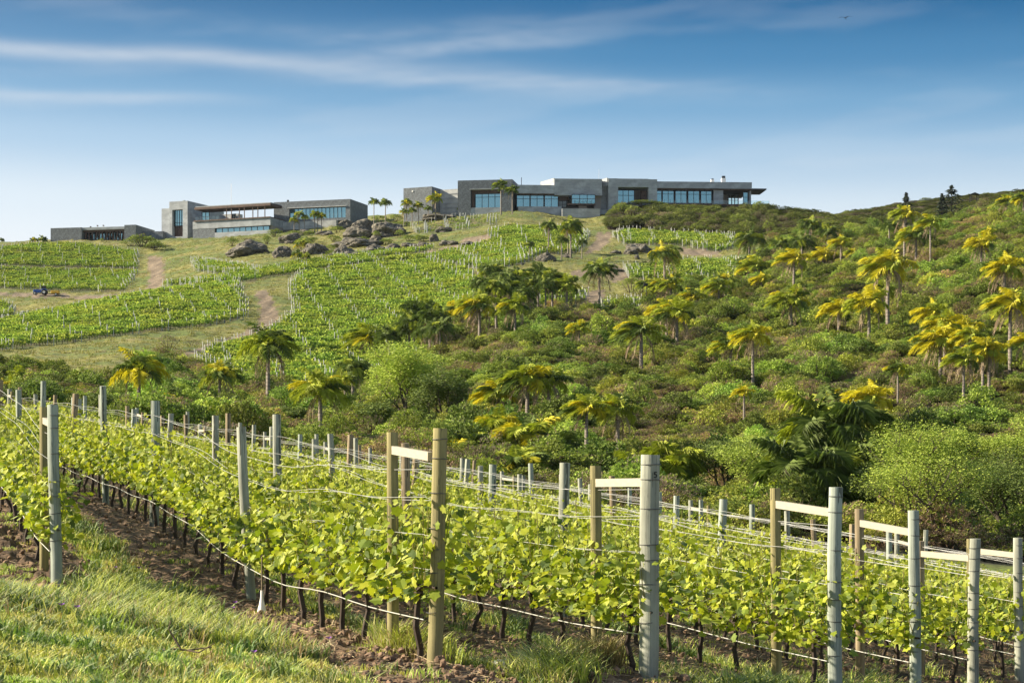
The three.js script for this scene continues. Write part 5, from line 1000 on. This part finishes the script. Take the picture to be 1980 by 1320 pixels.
  { // vine guard: white sleeve on a young vine stake
    const row = ROWS[1]; const x = (506 - CX) / F * 19.8, d = 19.8, y = H(x, d), t = thing('vine_guard', 'white plastic sleeve on a thin stake beside the vine row', 'vine guard', undefined, x, y, -d);
    t.scale.setScalar(0.72); part('sleeve', new THREE.LatheGeometry([[0.04, 0], [0.075, 0.03], [0.07, 0.09], [0.04, 0.2], [0.024, 0.3], [0.02, 0.4]].map((a) => new THREE.Vector2(...a)), 12), MAT.white, t); part('stake', new THREE.CylinderGeometry(0.012, 0.012, 0.9, 8).translate(0, 0.45, 0), MAT.postBrown, t);
  }
  { const x = (970 - CX) / F * 16.6, d = 16.6, g = new THREE.IcosahedronGeometry(0.06, 2), p = g.attributes.position; for (let i = 0; i < p.count; i++) { const q = 1 + 0.3 * n3(p.getX(i) * 30, p.getY(i) * 30, p.getZ(i) * 30); p.setXYZ(i, p.getX(i) * q * 1.2, p.getY(i) * q * 0.8, p.getZ(i) * q); } g.computeVertexNormals(); const m = single('white_stone', g, MAT.white, 'small white stone in the grass left of the post numbered 5', 'stone'); m.position.set(x, H(x, d) + 0.04, -d); }
  { // fallen twig in the foreground grass
    const t = new Tris(), c = [0.12, 0.085, 0.06], x = (350 - CX) / F * 13.6, d = 13.6;
    t.tube([[-0.2, 0.02, 0.02], [-0.08, 0.05, 0], [0.05, 0.04, 0.02], [0.22, 0.06, -0.02]], 0.012, 0.005, 5, c); t.tube([[0.0, 0.045, 0.01], [-0.06, 0.14, 0], [-0.09, 0.20, 0.02], [-0.07, 0.26, 0.02]], 0.009, 0.003, 5, c); t.tube([[0.05, 0.04, 0.02], [0.14, 0.03, 0.08], [0.26, 0.1, 0.1]], 0.008, 0.003, 5, c); t.tube([[-0.08, 0.05, 0], [-0.22, 0.03, -0.1]], 0.008, 0.004, 5, c);
    const m = single('fallen_branch', t.geo(), MAT.bark, 'dead forked branch lying in the foreground grass', 'branch'); m.position.set(x, H(x, d) + 0.01, -d);
  }
  { // purple flowers in the turf
    const r = rng(8); let i = 1;
    for (const [px, py] of [[118, 1205], [148, 1207], [454, 1187], [449, 1196], [490, 1295], [635, 1264], [1325, 1262], [268, 1113], [222, 1112]]) {
      let d = 13; for (; d < 24; d += 0.05) if (pyOf((px - CX) / F * d, d) <= py + 14) break;
      const x = (px - CX) / F * d, t = thing('wildflower', 'small purple wildflower, ' + ord(i++) + ' of those dotted through the foreground turf', 'flower', 'purple wildflowers in the turf', x, H(x, d), -d), s = new Tris(), f = new Tris();
      s.tube([[0, 0, 0], [0.01, 0.1, 0], [0, 0.17, 0]], 0.004, 0.003, 4, [0.12, 0.18, 0.05]); for (let k = 0; k < 7; k++) { const a = k * 0.9; f.quad([0, 0.17, 0], [Math.cos(a) * 0.018, 0.19, Math.sin(a) * 0.018], [Math.cos(a + 0.4) * 0.028, 0.185, Math.sin(a + 0.4) * 0.028], [Math.cos(a + 0.8) * 0.018, 0.18, Math.sin(a + 0.8) * 0.018], [0.28, 0.12, 0.42]); }
      part('stem', s.geo(), MAT.bark, t); part('petals', f.geo(), MAT.bark, t);
    }
  }
}
console.log('small');


scene.fog = new THREE.FogExp2(0xcfe0f5, 0.000025);   // thin bluish air over the far hill
renderer.render(scene, camera);
